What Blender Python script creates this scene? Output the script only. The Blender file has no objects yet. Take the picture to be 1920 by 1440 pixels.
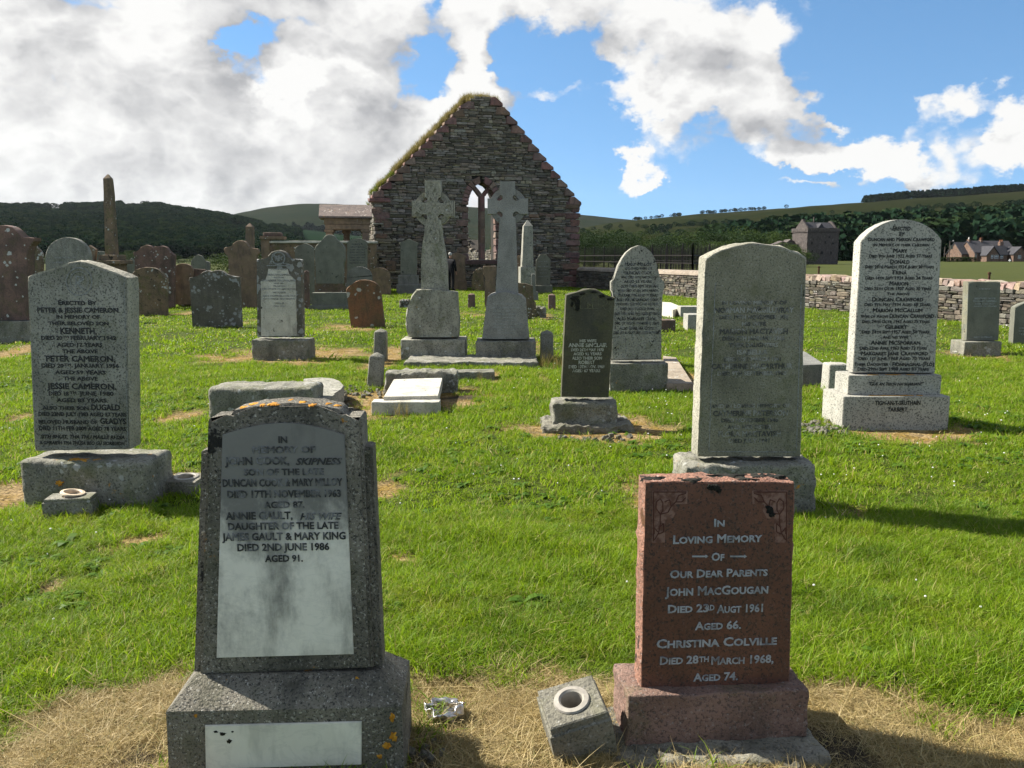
import bpy, bmesh, math, random
import numpy as np
from mathutils import Vector, Matrix, noise as mnoise

rad = math.radians
scene = bpy.context.scene
COL = scene.collection

# ------------------------------------------------------------------ camera
FOC, CX, CY, CAMZ = 1600.0, 960.0, 720.0, 1.6      # focal length in pixels of the 1920 wide photograph
PITCH = math.atan(240 / 1600)                        # horizon sits 240 px above the middle
cam_data = bpy.data.cameras.new('camera')
cam_data.sensor_width = 36.0
cam_data.lens = 30.0
cam_data.clip_start = 0.05
cam_data.clip_end = 12000
cam = bpy.data.objects.new('camera', cam_data)
COL.objects.link(cam)
cam.location = (0, 0, CAMZ)
cam.rotation_euler = (rad(90) - PITCH, 0, 0)
scene.camera = cam

SUN_AZ, SUN_EL = rad(-70), rad(42)                   # azimuth from the view direction, left is negative
EXPOSURE = 1.35
SKY_STRENGTH = 0.07
vs = scene.view_settings
vs.view_transform = 'Standard'
vs.look = 'None'
vs.exposure = EXPOSURE
vs.gamma = 1
vs.use_curve_mapping = False
scene.cycles.use_denoising = True
scene.cycles.max_bounces = 6
scene.cycles.transparent_max_bounces = 8


def ray(px, py):
    xr, yr = (px - CX) / FOC, (CY - py) / FOC
    return Vector((xr, math.cos(PITCH) + yr * math.sin(PITCH), -math.sin(PITCH) + yr * math.cos(PITCH)))


def gnd(px, py, z=0.0):
    d = ray(px, py)
    t = (z - CAMZ) / d.z
    return Vector((d.x * t, d.y * t, z))


def at(px, py, Y):
    d = ray(px, py)
    t = Y / d.y
    return Vector((d.x * t, Y, CAMZ + d.z * t))


# ------------------------------------------------------------------ node helper
def nd(nt, typ, ins=None, **attrs):
    n = nt.nodes.new(typ)
    for k, v in attrs.items():
        setattr(n, k, v)
    for k, v in (ins or {}).items():
        s = n.inputs[k]
        if isinstance(v, bpy.types.NodeSocket):
            nt.links.new(v, s)
        else:
            if isinstance(v, (tuple, list)) and s.type == 'RGBA' and len(v) == 3:
                v = (*v, 1.0)
            s.default_value = v
    return n


def math_(nt, op, a, b=0.0, c=0.0, clamp=False):
    n = nd(nt, 'ShaderNodeMath', {0: a, 1: b, 2: c}, operation=op)
    n.use_clamp = clamp
    return n.outputs[0]


def vmath(nt, op, a, b=(0, 0, 0)):
    n = nd(nt, 'ShaderNodeVectorMath', {0: a, 1: b}, operation=op)
    return n.outputs['Value'] if op == 'DOT_PRODUCT' else n.outputs[0]


def mrange(nt, v, a, b, lo=0.0, hi=1.0, smooth=True):
    n = nd(nt, 'ShaderNodeMapRange', {'Value': v, 'From Min': a, 'From Max': b, 'To Min': lo, 'To Max': hi},
           interpolation_type='SMOOTHSTEP' if smooth else 'LINEAR')
    return n.outputs[0]


def mixc(nt, fac, a, b, mode='MIX'):
    n = nd(nt, 'ShaderNodeMix', data_type='RGBA', blend_type=mode)
    for idx, v in ((0, fac), (6, a), (7, b)):
        s = n.inputs[idx]
        if isinstance(v, bpy.types.NodeSocket):
            nt.links.new(v, s)
        else:
            s.default_value = (*v, 1.0) if isinstance(v, (tuple, list)) and len(v) == 3 else v
    return n.outputs[2]


def noise(nt, vec, scale, detail=3.0, rough=0.55, out=0, dist=0.0):
    n = nd(nt, 'ShaderNodeTexNoise', {'Vector': vec, 'Scale': scale, 'Detail': detail, 'Roughness': rough, 'Distortion': dist})
    return n.outputs[out]


# ------------------------------------------------------------------ sky: Nishita with cumulus cloud
world = bpy.data.worlds.new('World')
scene.world = world
world.use_nodes = True
wt = world.node_tree
world.cycles.sampling_method = 'MANUAL'
world.cycles.sample_map_resolution = 256
wt.nodes.clear()

CLOUDS = [  # place, half widths (1600 = one radian) and weight of each cloud mass or blue gap
    (200, 110, 600, 330, .46), (640, 250, 200, 170, .34), (250, 350, 650, 50, .30),
    (448, 84, 34, 62, -.95), (505, 52, 60, 20, -.55), (800, 112, 44, 66, -1.0), (868, 95, 62, 66, .60), (950, 105, 45, 60, -.60),
    (860, 225, 150, 70, .50), (1120, 10, 330, 50, .50), (1085, 160, 120, 20, .34),
    (1030, 105, 90, 36, -.50), (1080, 240, 100, 80, -.75),
    (1310, 85, 160, 140, .8), (1290, 225, 90, 60, .75), (1425, 200, 80, 80, .80), (1205, 312, 75, 15, .95),
    (1150, 290, 40, 26, .45),
    (1570, 282, 120, 28, .95), (1660, 302, 100, 24, .85), (1480, 303, 80, 16, .8), (1775, 222, 62, 36, 1.05),
    (1915, 250, 55, 36, 1.05), (1565, 214, 60, 13, .6), (1490, 361, 60, 9, .6), (1830, 345, 60, 12, .4),
    (1680, 150, 500, 340, -.74), (1130, 360, 280, 50, -.6), (1040, 190, 120, 150, -.16), (800, 110, 90, 90, -.12), (470, 80, 110, 60, -.12),
]
cg = bpy.data.node_groups.new('cloud_field', 'ShaderNodeTree')
cg.interface.new_socket('Dir', in_out='INPUT', socket_type='NodeSocketVector')
cg.interface.new_socket('Shift', in_out='INPUT', socket_type='NodeSocketVector')
cg.interface.new_socket('Detail', in_out='INPUT', socket_type='NodeSocketFloat')
cg.interface.new_socket('Field', in_out='OUTPUT', socket_type='NodeSocketFloat')
gi, go = cg.nodes.new('NodeGroupInput'), cg.nodes.new('NodeGroupOutput')
sep = nd(cg, 'ShaderNodeSeparateXYZ', {0: gi.outputs['Dir']})
az = math_(cg, 'ARCTAN2', sep.outputs[0], sep.outputs[1])
el = math_(cg, 'ARCSINE', sep.outputs[2])
ae = nd(cg, 'ShaderNodeCombineXYZ', {0: az, 1: el, 2: 0.0}).outputs[0]
ae = vmath(cg, 'ADD', ae, gi.outputs['Shift'])
# clouds are flat layers seen ever more edge on towards the horizon
flat = vmath(cg, 'MULTIPLY', ae, (1.0, 1.35, 0.0))
warp = noise(cg, flat, 5.5, 7.0, .60, out=1)
warp = vmath(cg, 'SUBTRACT', warp, (.5, .5, .5))
aew = vmath(cg, 'ADD', ae, vmath(cg, 'MULTIPLY', warp, (.30, .22, 0)))
tot = None
for (bx, by, rx, ry, amp) in CLOUDS:
    d = ray(bx, by).normalized()
    a0, e0 = math.atan2(d.x, d.y), math.asin(d.z)
    q = vmath(cg, 'MULTIPLY', vmath(cg, 'SUBTRACT', aew, (a0, e0, 0)), (1600 / rx, 1600 / ry, 0))
    g = math_(cg, 'MULTIPLY', math_(cg, 'EXPONENT', math_(cg, 'MULTIPLY', vmath(cg, 'DOT_PRODUCT', q, q), -1.0)), amp)
    tot = g if tot is None else math_(cg, 'ADD', tot, g)
fb = noise(cg, vmath(cg, 'ADD', flat, (3.7, 1.9, 0)), 4.6, gi.outputs['Detail'], .62)
fb = math_(cg, 'MULTIPLY_ADD', fb, 1.9, -.86)
puff = nd(cg, 'ShaderNodeTexVoronoi', {'Vector': vmath(cg, 'ADD', flat, vmath(cg, 'MULTIPLY', warp, (.16, .16, 0))), 'Scale': 10.0, 'Detail': 2.0, 'Roughness': .62, 'Lacunarity': 2.3},
          feature='F1', voronoi_dimensions='2D', normalize=True).outputs['Distance']
fb = math_(cg, 'ADD', fb, math_(cg, 'MULTIPLY_ADD', puff, -1.5, .50))
field = math_(cg, 'ADD', tot, fb)
cg.links.new(field, go.inputs[0])

tc = wt.nodes.new('ShaderNodeTexCoord')
dirv = tc.outputs['Generated']


def cloud(shift, detail):
    n = wt.nodes.new('ShaderNodeGroup')
    n.node_tree = cg
    wt.links.new(dirv, n.inputs['Dir'])
    n.inputs['Shift'].default_value = shift
    n.inputs['Detail'].default_value = detail
    return n.outputs[0]


f0, f1 = cloud((0, 0, 0), 8.0), cloud((-.045, .040, 0), 3.0)
dens = mrange(wt, f0, -.05, .36)
lit = mrange(wt, f1, -.45, 1.5, 1.0, .0)
edge = mrange(wt, math_(wt, 'SUBTRACT', f0, f1), -.55, .55, -.30, .38, False)
# high cloud shows its shaded base, cloud far off towards the horizon its sunlit flank
height = nd(wt, 'ShaderNodeSeparateXYZ', {0: dirv}).outputs[2]
lit = math_(wt, 'ADD', lit, mrange(wt, height, .03, .34, .26, -.16, False))
lit = math_(wt, 'ADD', lit, edge, clamp=True)
sky = nd(wt, 'ShaderNodeTexSky', sky_type='NISHITA', sun_disc=False, sun_elevation=SUN_EL, sun_rotation=SUN_AZ,
         altitude=1500, air_density=1.0, dust_density=.0, ozone_density=2.5)
up = vmath(wt, 'ADD', vmath(wt, 'MULTIPLY', dirv, (1, 1, .86)), (0, 0, .15))      # thin clean air: the low sky is as blue as at some height
wt.links.new(nd(wt, 'ShaderNodeVectorMath', {0: up}, operation='NORMALIZE').outputs[0], sky.inputs['Vector'])
sky_col = nd(wt, 'ShaderNodeHueSaturation', {'Hue': .492, 'Saturation': 1.12, 'Value': 1.08, 'Color': sky.outputs[0]}).outputs[0]
cl_col = mixc(wt, lit, (2.50, 2.52, 2.60), (5.45, 5.40, 5.30))
mixsky = mixc(wt, dens, sky_col, cl_col)
bg = nd(wt, 'ShaderNodeBackground', {'Color': mixsky, 'Strength': SKY_STRENGTH})
wo = nd(wt, 'ShaderNodeOutputWorld', {'Surface': bg.outputs[0]})

# ------------------------------------------------------------------ the sun
sun_data = bpy.data.lights.new('sun', 'SUN')
sun_data.energy = 5.0
sun_data.angle = rad(.53)
sun_data.color = (1.0, .95, .86)
sun = bpy.data.objects.new('sun', sun_data)
COL.objects.link(sun)
SUNV = Vector((math.sin(SUN_AZ) * math.cos(SUN_EL), math.cos(SUN_AZ) * math.cos(SUN_EL), math.sin(SUN_EL)))
sun.rotation_euler = SUNV.to_track_quat('Z', 'Y').to_euler()
sun.location = SUNV * 50

# ------------------------------------------------------------------ materials
def new_mat(name):
    m = bpy.data.materials.new(name)
    m.use_nodes = True
    m.node_tree.nodes.clear()
    return m, m.node_tree


def finish(nt, col, rough=.85, bump=None, bstr=.3, bdist=.01, spec=.25, metallic=0.0):
    ins = {'Base Color': col, 'Roughness': rough, 'Specular IOR Level': spec, 'Metallic': metallic}
    if bump is not None:
        b = nd(nt, 'ShaderNodeBump', {'Height': bump, 'Strength': bstr, 'Distance': bdist})
        ins['Normal'] = b.outputs[0]
    p = nd(nt, 'ShaderNodeBsdfPrincipled', ins)
    nd(nt, 'ShaderNodeOutputMaterial', {'Surface': p.outputs[0]})


def coords(nt, island=False):
    t = nt.nodes.new('ShaderNodeTexCoord')
    oi = nt.nodes.new('ShaderNodeObjectInfo')
    r = oi.outputs['Random']
    if island:
        g = nt.nodes.new('ShaderNodeNewGeometry')
        r = math_(nt, 'FRACT', math_(nt, 'ADD', r, g.outputs['Random Per Island']))
    off = nd(nt, 'ShaderNodeCombineXYZ', {0: math_(nt, 'MULTIPLY', r, 37.0), 1: math_(nt, 'MULTIPLY', r, 91.0), 2: math_(nt, 'MULTIPLY', r, 53.0)})
    return vmath(nt, 'ADD', t.outputs['Object'], off.outputs[0]), r


def stone_mat(name, c1, c2, grain=120, dark=.5, light=.3, stain=.4, white=0.0, orange=0.0, black=0.0, moss=0.0,
              bump=.35, bscale=45, lscale=9.0, rough=.88, wcol=(.50, .51, .47), dark_col=(.02, .02, .02), veins=0.0, island=False, vary=0.0, grime=None, lcol=(.46, .455, .42)):
    m, nt = new_mat(name)
    co, rnd = coords(nt, island)
    big = noise(nt, co, 3.2, 6, .6)
    col = mixc(nt, mrange(nt, big, .34, .66), c1, c2)
    if vary:
        hv = nd(nt, 'ShaderNodeHueSaturation', {'Hue': mrange(nt, math_(nt, 'FRACT', math_(nt, 'MULTIPLY', rnd, 7.3)), 0, 1, .47, .53, False),
                                               'Saturation': mrange(nt, math_(nt, 'FRACT', math_(nt, 'MULTIPLY', rnd, 13.7)), 0, 1, 1 - vary * .7, 1 + vary * .7, False),
                                               'Value': mrange(nt, rnd, 0, 1, 1 - vary, 1 + vary, False), 'Color': col})
        col = hv.outputs[0]
    if veins:
        vn = noise(nt, vmath(nt, 'MULTIPLY', co, (1, 1, 1.7)), 7, 8, .7, dist=1.2)
        v = mrange(nt, math_(nt, 'ABSOLUTE', math_(nt, 'SUBTRACT', vn, .5)), 0, .05, veins, 0)
        col = mixc(nt, v, col, (.16, .16, .16))
    g = noise(nt, co, grain, 2.5, .75)
    if dark:
        col = mixc(nt, mrange(nt, g, .50, .36, 0, dark), col, dark_col)
    if light:
        col = mixc(nt, mrange(nt, noise(nt, vmath(nt, 'ADD', co, (3.1, 7.7, 1.3)), grain * .8, 2.5, .75), .57, .70, 0, light * .62), col, lcol)
    if stain:
        s = noise(nt, vmath(nt, 'MULTIPLY', co, (1, 1, .28)), 6.5, 7, .66)
        col = mixc(nt, mrange(nt, s, .46, .70, 0, stain), col, (.035, .036, .030), 'MIX')
    if moss:
        s = noise(nt, vmath(nt, 'ADD', co, (5.1, .7, 9.3)), 5.0, 7, .7)
        col = mixc(nt, mrange(nt, s, .50, .64, 0, moss), col, (.085, .092, .032))
    if black:
        s = noise(nt, vmath(nt, 'ADD', co, (8.1, 2.7, 4.3)), lscale * .8, 5, .72)
        col = mixc(nt, mrange(nt, s, .62 - .12 * black, .66 - .12 * black, 0, .9), col, (.012, .012, .011))
    if white:
        v = nd(nt, 'ShaderNodeTexVoronoi', {'Vector': vmath(nt, 'ADD', co, vmath(nt, 'MULTIPLY', noise(nt, co, 30, 3, .6, out=1), (.06, .06, .06))), 'Scale': lscale * 1.6, 'Randomness': 1.0})
        s = noise(nt, vmath(nt, 'ADD', co, (1.9, 4.1, 6.6)), lscale * .42, 3, .6)
        k = math_(nt, 'SUBTRACT', math_(nt, 'MULTIPLY_ADD', s, 1.9, -.93 + .50 * white), v.outputs['Distance'])
        wc = mixc(nt, noise(nt, co, 70, 3, .7), tuple(.7 * a for a in wcol), wcol)
        col = mixc(nt, mrange(nt, k, 0, .05, 0, .92), col, wc)
    if orange:
        s = noise(nt, vmath(nt, 'ADD', co, (2.2, 9.4, 3.8)), lscale * .75, 5, .7)
        oc = mixc(nt, noise(nt, co, 60, 3, .6), (.30, .12, .012), (.50, .25, .03))
        col = mixc(nt, mrange(nt, s, .70 - .14 * orange, .745 - .14 * orange, 0, .9), col, oc)
    if grime:      # sooty algae that has crept down from the head of the panel
        tz = nd(nt, 'ShaderNodeSeparateXYZ', {0: nt.nodes['Texture Coordinate'].outputs['Object']}).outputs[2]
        gz = mrange(nt, tz, grime[0], grime[1], 0, .55, False)
        gn = math_(nt, 'ADD', gz, noise(nt, vmath(nt, 'MULTIPLY', co, (1, 1, .7)), 7, 7, .68))
        col = mixc(nt, mrange(nt, gn, .50, .84, 0, .84), col, (.075, .075, .072))
    h = math_(nt, 'ADD', math_(nt, 'MULTIPLY', g, .5), noise(nt, co, bscale, 5, .65))
    finish(nt, col, rough, h, bump, .012)
    return m


GREY = (.165, .168, .160)
M = {}
M['granite'] = stone_mat('grey_granite', (0.285, 0.275, 0.230), (0.200, 0.195, 0.160), 85, .8, .8, .42, moss=.30, bump=.35)
M['granite_green'] = stone_mat('weathered_grey_granite', (0.227, 0.215, 0.154), (0.173, 0.164, 0.116), 100, .6, .45, .35, moss=.35, black=-.2, bump=.5)
M['granite_pale'] = stone_mat('pale_silver_granite', (0.374, 0.360, 0.306), (0.313, 0.300, 0.257), 75, .80, .3, .12, bump=.25)
M['granite_spot'] = stone_mat('lichen_spotted_granite', (0.337, 0.323, 0.269), (0.255, 0.244, 0.202), 45, .7, .3, .35, black=.1, moss=.3, bump=.45, lscale=14)
M['granite_base'] = stone_mat('rough_grey_granite', (0.252, 0.239, 0.192), (0.163, 0.157, 0.124), 70, .65, .6, .5, moss=.45, white=.10, orange=.24, bump=.8, bscale=24, wcol=(.36, .36, .33))
M['granite_hewn'] = stone_mat('pale_hewn_granite', (0.364, 0.340, 0.270), (0.273, 0.256, 0.198), 80, .6, .4, .25, moss=.2, bump=1.0, bscale=30)  # broken granite, made paler still so the sunlit sides look bright
M['granite_dark'] = stone_mat('dark_grey_granite', (0.203, 0.198, 0.175), (0.145, 0.141, 0.124), 90, .6, .4, .3, bump=.35)
M['granite_blue'] = stone_mat('blue_grey_granite', (0.265, 0.259, 0.232), (0.201, 0.196, 0.175), 75, .5, .4, .25, black=-.3, bump=.35)
M['roughcast'] = stone_mat('pebbled_grey_concrete', (.26, .235, .185), (.155, .14, .11), 120, .8, 1.3, .72, black=.02, orange=.26, moss=.25, bump=.9, bscale=120, lcol=(.60, .57, .49))
M['marble'] = stone_mat('stained_white_marble', (0.697, 0.657, 0.559), (0.604, 0.572, 0.486), 30, 0, 0, .72, moss=.10, veins=.10, bump=.06, rough=.55)
M['marble_dirty'] = stone_mat('dirty_white_marble', (0.727, 0.685, 0.583), (0.630, 0.596, 0.508), 30, 0, 0, .62, moss=.10, veins=.10, bump=.06, rough=.55, grime=(.66, 1.04))
M['marble_clean'] = stone_mat('white_marble', (0.720, 0.685, 0.590), (0.627, 0.595, 0.513), 30, 0, 0, .30, veins=.12, bump=.05, rough=.5)
M['marble_worn'] = stone_mat('weathered_white_marble', (0.545, 0.512, 0.432), (0.424, 0.399, 0.333), 60, .3, .3, .4, black=-.1, bump=.5)
M['red_granite'] = stone_mat('polished_red_granite', (.150, .066, .042), (.100, .044, .029), 125, .85, .12, .18, bump=.03, rough=.42)
M['red_granite_rough'] = stone_mat('rough_red_granite', (.30, .155, .105), (.20, .098, .066), 100, .6, .5, .2, black=.15, bump=1.0, bscale=40)
M['red_granite_base'] = stone_mat('hewn_red_granite', (.225, .142, .110), (.155, .096, .073), 90, .6, .4, .4, moss=.35, bump=1.0, bscale=30)
M['slate_green'] = stone_mat('green_slate', (0.094, 0.089, 0.054), (0.063, 0.060, 0.039), 60, .4, .12, .4, moss=.4, bump=.3)
M['slate_grey'] = stone_mat('smooth_grey_slate', (0.170, 0.170, 0.133), (0.133, 0.133, 0.104), 60, .3, .1, .25, black=-.1, bump=.2)
M['sandstone'] = stone_mat('red_sandstone', (0.192, 0.119, 0.093), (0.109, 0.074, 0.060), 60, .4, .15, .5, white=.16, black=.0, moss=.3, bump=.6, bscale=30, lscale=6)
M['sandstone_brown'] = stone_mat('brown_sandstone', (0.233, 0.161, 0.104), (0.152, 0.109, 0.077), 60, .35, .2, .45, white=-.12, black=.0, moss=.25, bump=.6, bscale=30, lscale=7)
M['sandstone_lichen'] = stone_mat('lichened_sandstone', (0.210, 0.147, 0.090), (0.129, 0.098, 0.064), 50, .4, .2, .5, white=.14, moss=.6, orange=.05, black=.1, bump=.7, lscale=8)
M['grey_lichen'] = stone_mat('lichened_grey_stone', (0.138, 0.124, 0.099), (0.092, 0.083, 0.065), 50, .4, .2, .4, white=.52, moss=.2, orange=.05, bump=.6, lscale=7, wcol=(.30, .30, .285))
M['red_lichen'] = stone_mat('tilted_sandstone', (0.195, 0.094, 0.047), (0.137, 0.086, 0.047), 50, .4, .15, .5, white=.26, moss=.25, bump=.6, lscale=4.5, wcol=(.42, .42, .37))
M['concrete'] = stone_mat('weathered_concrete', (0.237, 0.219, 0.171), (0.151, 0.141, 0.108), 90, .55, .6, .45, orange=.12, moss=.3, bump=.8, bscale=60)
M['cross_stone'] = stone_mat('weathered_cross_stone', (0.350, 0.333, 0.262), (0.233, 0.221, 0.173), 55, .6, .45, .5, white=.06, moss=.4, orange=.10, bump=.9, bscale=20, lscale=7)
M['rubble'] = stone_mat('rubble_masonry', (0.215, 0.185, 0.143), (0.131, 0.114, 0.091), 30, .45, .35, .4, white=-.06, moss=.4, bump=.9, bscale=16, island=True, vary=.58, wcol=(.30, .29, .26))
M['rubble_lit'] = stone_mat('dry_stone_walling', (.175, .150, .118), (.105, .092, .074), 40, .4, .3, .3, white=-.05, moss=.2, bump=.9, bscale=20, island=True, vary=.5)  # copy of the rubble, coloured separately for sunlit walls
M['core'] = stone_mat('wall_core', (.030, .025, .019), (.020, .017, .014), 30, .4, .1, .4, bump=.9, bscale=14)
M['core_lit'] = stone_mat('wall_core_lit', (.085, .07, .055), (.05, .042, .035), 30, .4, .1, .4, bump=.9, bscale=14)  # copy of the wall core, painted lighter for sunlit walls
M['red_block'] = stone_mat('red_freestone', (0.205, 0.121, 0.098), (0.128, 0.084, 0.071), 30, .35, .2, .5, white=-.05, moss=.15, bump=.8, bscale=14, island=True, vary=.22, wcol=(.34, .28, .23))
M['red_cope'] = stone_mat('red_coping', (.31, .235, .18), (.23, .165, .125), 40, .3, .35, .35, white=.08, bump=.8, bscale=16, island=True, vary=.32)
M['castle'] = stone_mat('castle_masonry', (.098, .080, .072), (.072, .060, .055), 2.2, .4, .2, .35, bump=.9, bscale=1.6, lscale=1.0)
M['cottage'] = stone_mat('cottage_masonry', (.17, .105, .072), (.12, .08, .06), 2.0, .5, .2, .3, bump=.9, bscale=1.6, lscale=1.0)
M['slate_roof'] = stone_mat('roof_slate', (.052, .050, .056), (.038, .037, .042), 3.0, .4, .15, .2, bump=.6, bscale=3, lscale=1.0)
M['stone_roof'] = stone_mat('lichened_roof_stone', (0.177, 0.137, 0.114), (0.119, 0.093, 0.082), 30, .4, .3, .35, white=.26, orange=.30, bump=.8, bscale=14, lscale=5, wcol=(.42, .37, .31))
M['cream'] = stone_mat('cream_paint', (.62, .60, .54), (.5, .49, .44), 10, .1, .1, .3, bump=.2)


def plain(name, c1, c2=None, rough=.6, scale=20, metallic=0.0, bump=.2, spec=.3):
    m, nt = new_mat(name)
    co, r = coords(nt)
    n_ = noise(nt, co, scale, 5, .6)
    finish(nt, mixc(nt, mrange(nt, n_, .35, .65), c1, c2 or tuple(.7 * a for a in c1)), rough, n_, bump, .005, spec, metallic)
    M[name] = m
    return m


plain('iron', (.010, .010, .011), (.018, .013, .010), .55, 30)
plain('rust', (.09, .035, .015), (.04, .02, .012), .8, 30)
plain('timber', (.10, .085, .07), (.06, .05, .042), .9, 12)
plain('silver_metal', (.62, .60, .57), (.42, .40, .38), .32, 24, .85, .15, .5)
plain('cloth', (.006, .006, .008), (.010, .010, .013), .9, 40)
plain('skin', (.36, .20, .14), (.30, .16, .11), .6, 40)
plain('hair', (.50, .48, .45), (.36, .35, .33), .8, 90)
plain('pane', (.03, .035, .04), (.05, .055, .06), .12, 3, 0, .05, .6)
plain('white_paint', (.72, .72, .70), (.62, .62, .60), .6, 10)
plain('plastic_ring', (.30, .275, .23), (.22, .20, .17), .5, 30)
plain('ring_orange', (.62, .50, .36), (.45, .36, .26), .6, 30)
plain('shaft_dark', (.12, .115, .105), (.07, .068, .062), .8, 30)
plain('soil', (.030, .023, .017), (.055, .043, .03), .95, 40, 0, .9)
plain('pot', (.24, .10, .05), (.19, .085, .045), .8, 30)
plain('red_door', (.07, .012, .012), (.05, .01, .01), .5, 10)


def letter_mat(name, a, b, lo=.40, hi=.60, rough=.5, metallic=0.0, scale=26, worn=0.0):
    m, nt = new_mat(name)
    co, r = coords(nt)
    n_ = noise(nt, co, scale, 4, .6)
    col = mixc(nt, mrange(nt, n_, lo, hi), a, b)
    finish(nt, col, rough, None, metallic=metallic)
    M[name] = m


letter_mat('black_letter', (.010, .010, .010), (.028, .028, .027), rough=.45)
letter_mat('lead_letter', (.030, .030, .030), (.17, .17, .17), .44, .68, rough=.4)
letter_mat('silver_letter', (.30, .31, .32), (.13, .13, .135), .44, .70, rough=.35)
letter_mat('worn_letter', (.055, .055, .050), (.27, .265, .235), .42, .60, rough=.6, scale=17)
letter_mat('pale_letter', (.40, .40, .33), (.10, .10, .075), .48, .68, rough=.7, scale=22)
letter_mat('speck_letter', (.018, .018, .018), (.16, .16, .155), .46, .60, rough=.6, scale=30)
letter_mat('faint_letter', (.30, .31, .29), (.20, .21, .20), .40, .60, rough=.7, scale=20)
letter_mat('grey_letter', (.13, .13, .125), (.28, .28, .27), .40, .60, rough=.7, scale=20)
letter_mat('carved_red', (.20, .115, .085), (.105, .048, .032), .40, .62, rough=.7, scale=38)
letter_mat('carved_dark', (.055, .018, .011), (.075, .026, .016), .40, .60, rough=.6, scale=60)
letter_mat('carved_granite', (.26, .265, .25), (.12, .124, .116), .36, .64, rough=.85, scale=70)
letter_mat('carved_slate', (.13, .125, .075), (.065, .062, .04), .38, .62, rough=.85, scale=40)

# ------------------------------------------------------------------ object helpers
FOOT = []       # footprints: no grass grows through them (x, y, yaw, half width, half depth)


def tag(o, label=None, cat=None, group=None, kind=None):
    for k, v in (('label', label), ('category', cat), ('group', group), ('kind', kind)):
        if v:
            o[k] = v
    return o


def empty(name, loc=(0, 0, 0), rz=0.0):
    o = bpy.data.objects.new(name, None)
    COL.objects.link(o)
    o.location = loc
    o.rotation_euler = (0, 0, rz)
    o.empty_display_size = .2
    return o


def link(name, me, mat=None, parent=None, smooth=None):
    o = bpy.data.objects.new(name, me)
    COL.objects.link(o)
    if mat is not None and not me.materials:
        me.materials.append(M[mat] if isinstance(mat, str) else mat)
    if parent is not None:
        o.parent = parent
    if smooth is not None:
        for p in me.polygons:
            p.use_smooth = True
        me.set_sharp_from_angle(angle=rad(smooth))
    return o


def from_bm(bm, name='mesh'):
    bmesh.ops.recalc_face_normals(bm, faces=bm.faces[:])
    me = bpy.data.meshes.new(name)
    bm.to_mesh(me)
    bm.free()
    return me


def densify(pts, step):
    out = []
    n = len(pts)
    for i in range(n):
        a, b = Vector(pts[i]), Vector(pts[(i + 1) % n])
        k = max(1, int(round((b - a).length / step)))
        for j in range(k):
            out.append(tuple(a.lerp(b, j / k)))
    return out


def prism(pts, y0, y1, bevel=.006, rough=0.0, step=.05, rings=3, seed=0, face_rough=0.0):
    """Extrude an upright outline (u, z) from y0 (front) to y1 (back); ROUGH roughens its sides as hewn stone."""
    area = sum(pts[i][0] * pts[(i + 1) % len(pts)][1] - pts[(i + 1) % len(pts)][0] * pts[i][1] for i in range(len(pts)))
    if area < 0:
        pts = pts[::-1]
    bm = bmesh.new()
    if rough:
        pts = densify(pts, step)
    n = len(pts)
    ts = [0.0, 1.0] if not rough else [i / (rings + 1) for i in range(rings + 2)]
    rows = []
    c = Vector((sum(p[0] for p in pts) / n, sum(p[1] for p in pts) / n))
    zmin = min(p[1] for p in pts)
    for k, t in enumerate(ts):
        row = []
        for (u, z) in pts:
            y = y0 + (y1 - y0) * t
            if rough:
                nv = mnoise.noise_vector(Vector((u * 14 + seed, y * 14, z * 14)))
                nv2 = mnoise.noise_vector(Vector((u * 45 + seed, y * 45, z * 45)))
                amp = rough * (.35 if k in (0, len(ts) - 1) else 1.0)
                d = (Vector((u, z)) - c).normalized() * amp * (nv[0] + .6 * nv2[0] + (.35 if 0 < k < len(ts) - 1 else 0))
                if z <= zmin + .002:
                    d = Vector((d.x, 0))
                row.append(bm.verts.new((u + d.x, y + (amp * .5 * nv[1] if 0 < k < len(ts) - 1 else 0), z + d.y)))
            else:
                row.append(bm.verts.new((u, y, z)))
        rows.append(row)
    ff = bm.faces.new(rows[0])
    fb_ = bm.faces.new(rows[-1][::-1])
    for a, b in zip(rows, rows[1:]):
        for i in range(n):
            bm.faces.new((a[i], b[i], b[(i + 1) % n], a[(i + 1) % n]))
    if bevel:
        es = [e for e in ff.edges] + [e for e in fb_.edges]
        if not rough:
            es += [e for e in bm.edges if len(e.link_faces) == 2 and ff not in e.link_faces and fb_ not in e.link_faces and e.calc_face_angle(0) > .6]
        bmesh.ops.bevel(bm, geom=list(set(es)), offset=bevel, segments=2 if not rough else 1, affect='EDGES', clamp_overlap=True)
    return from_bm(bm)


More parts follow.
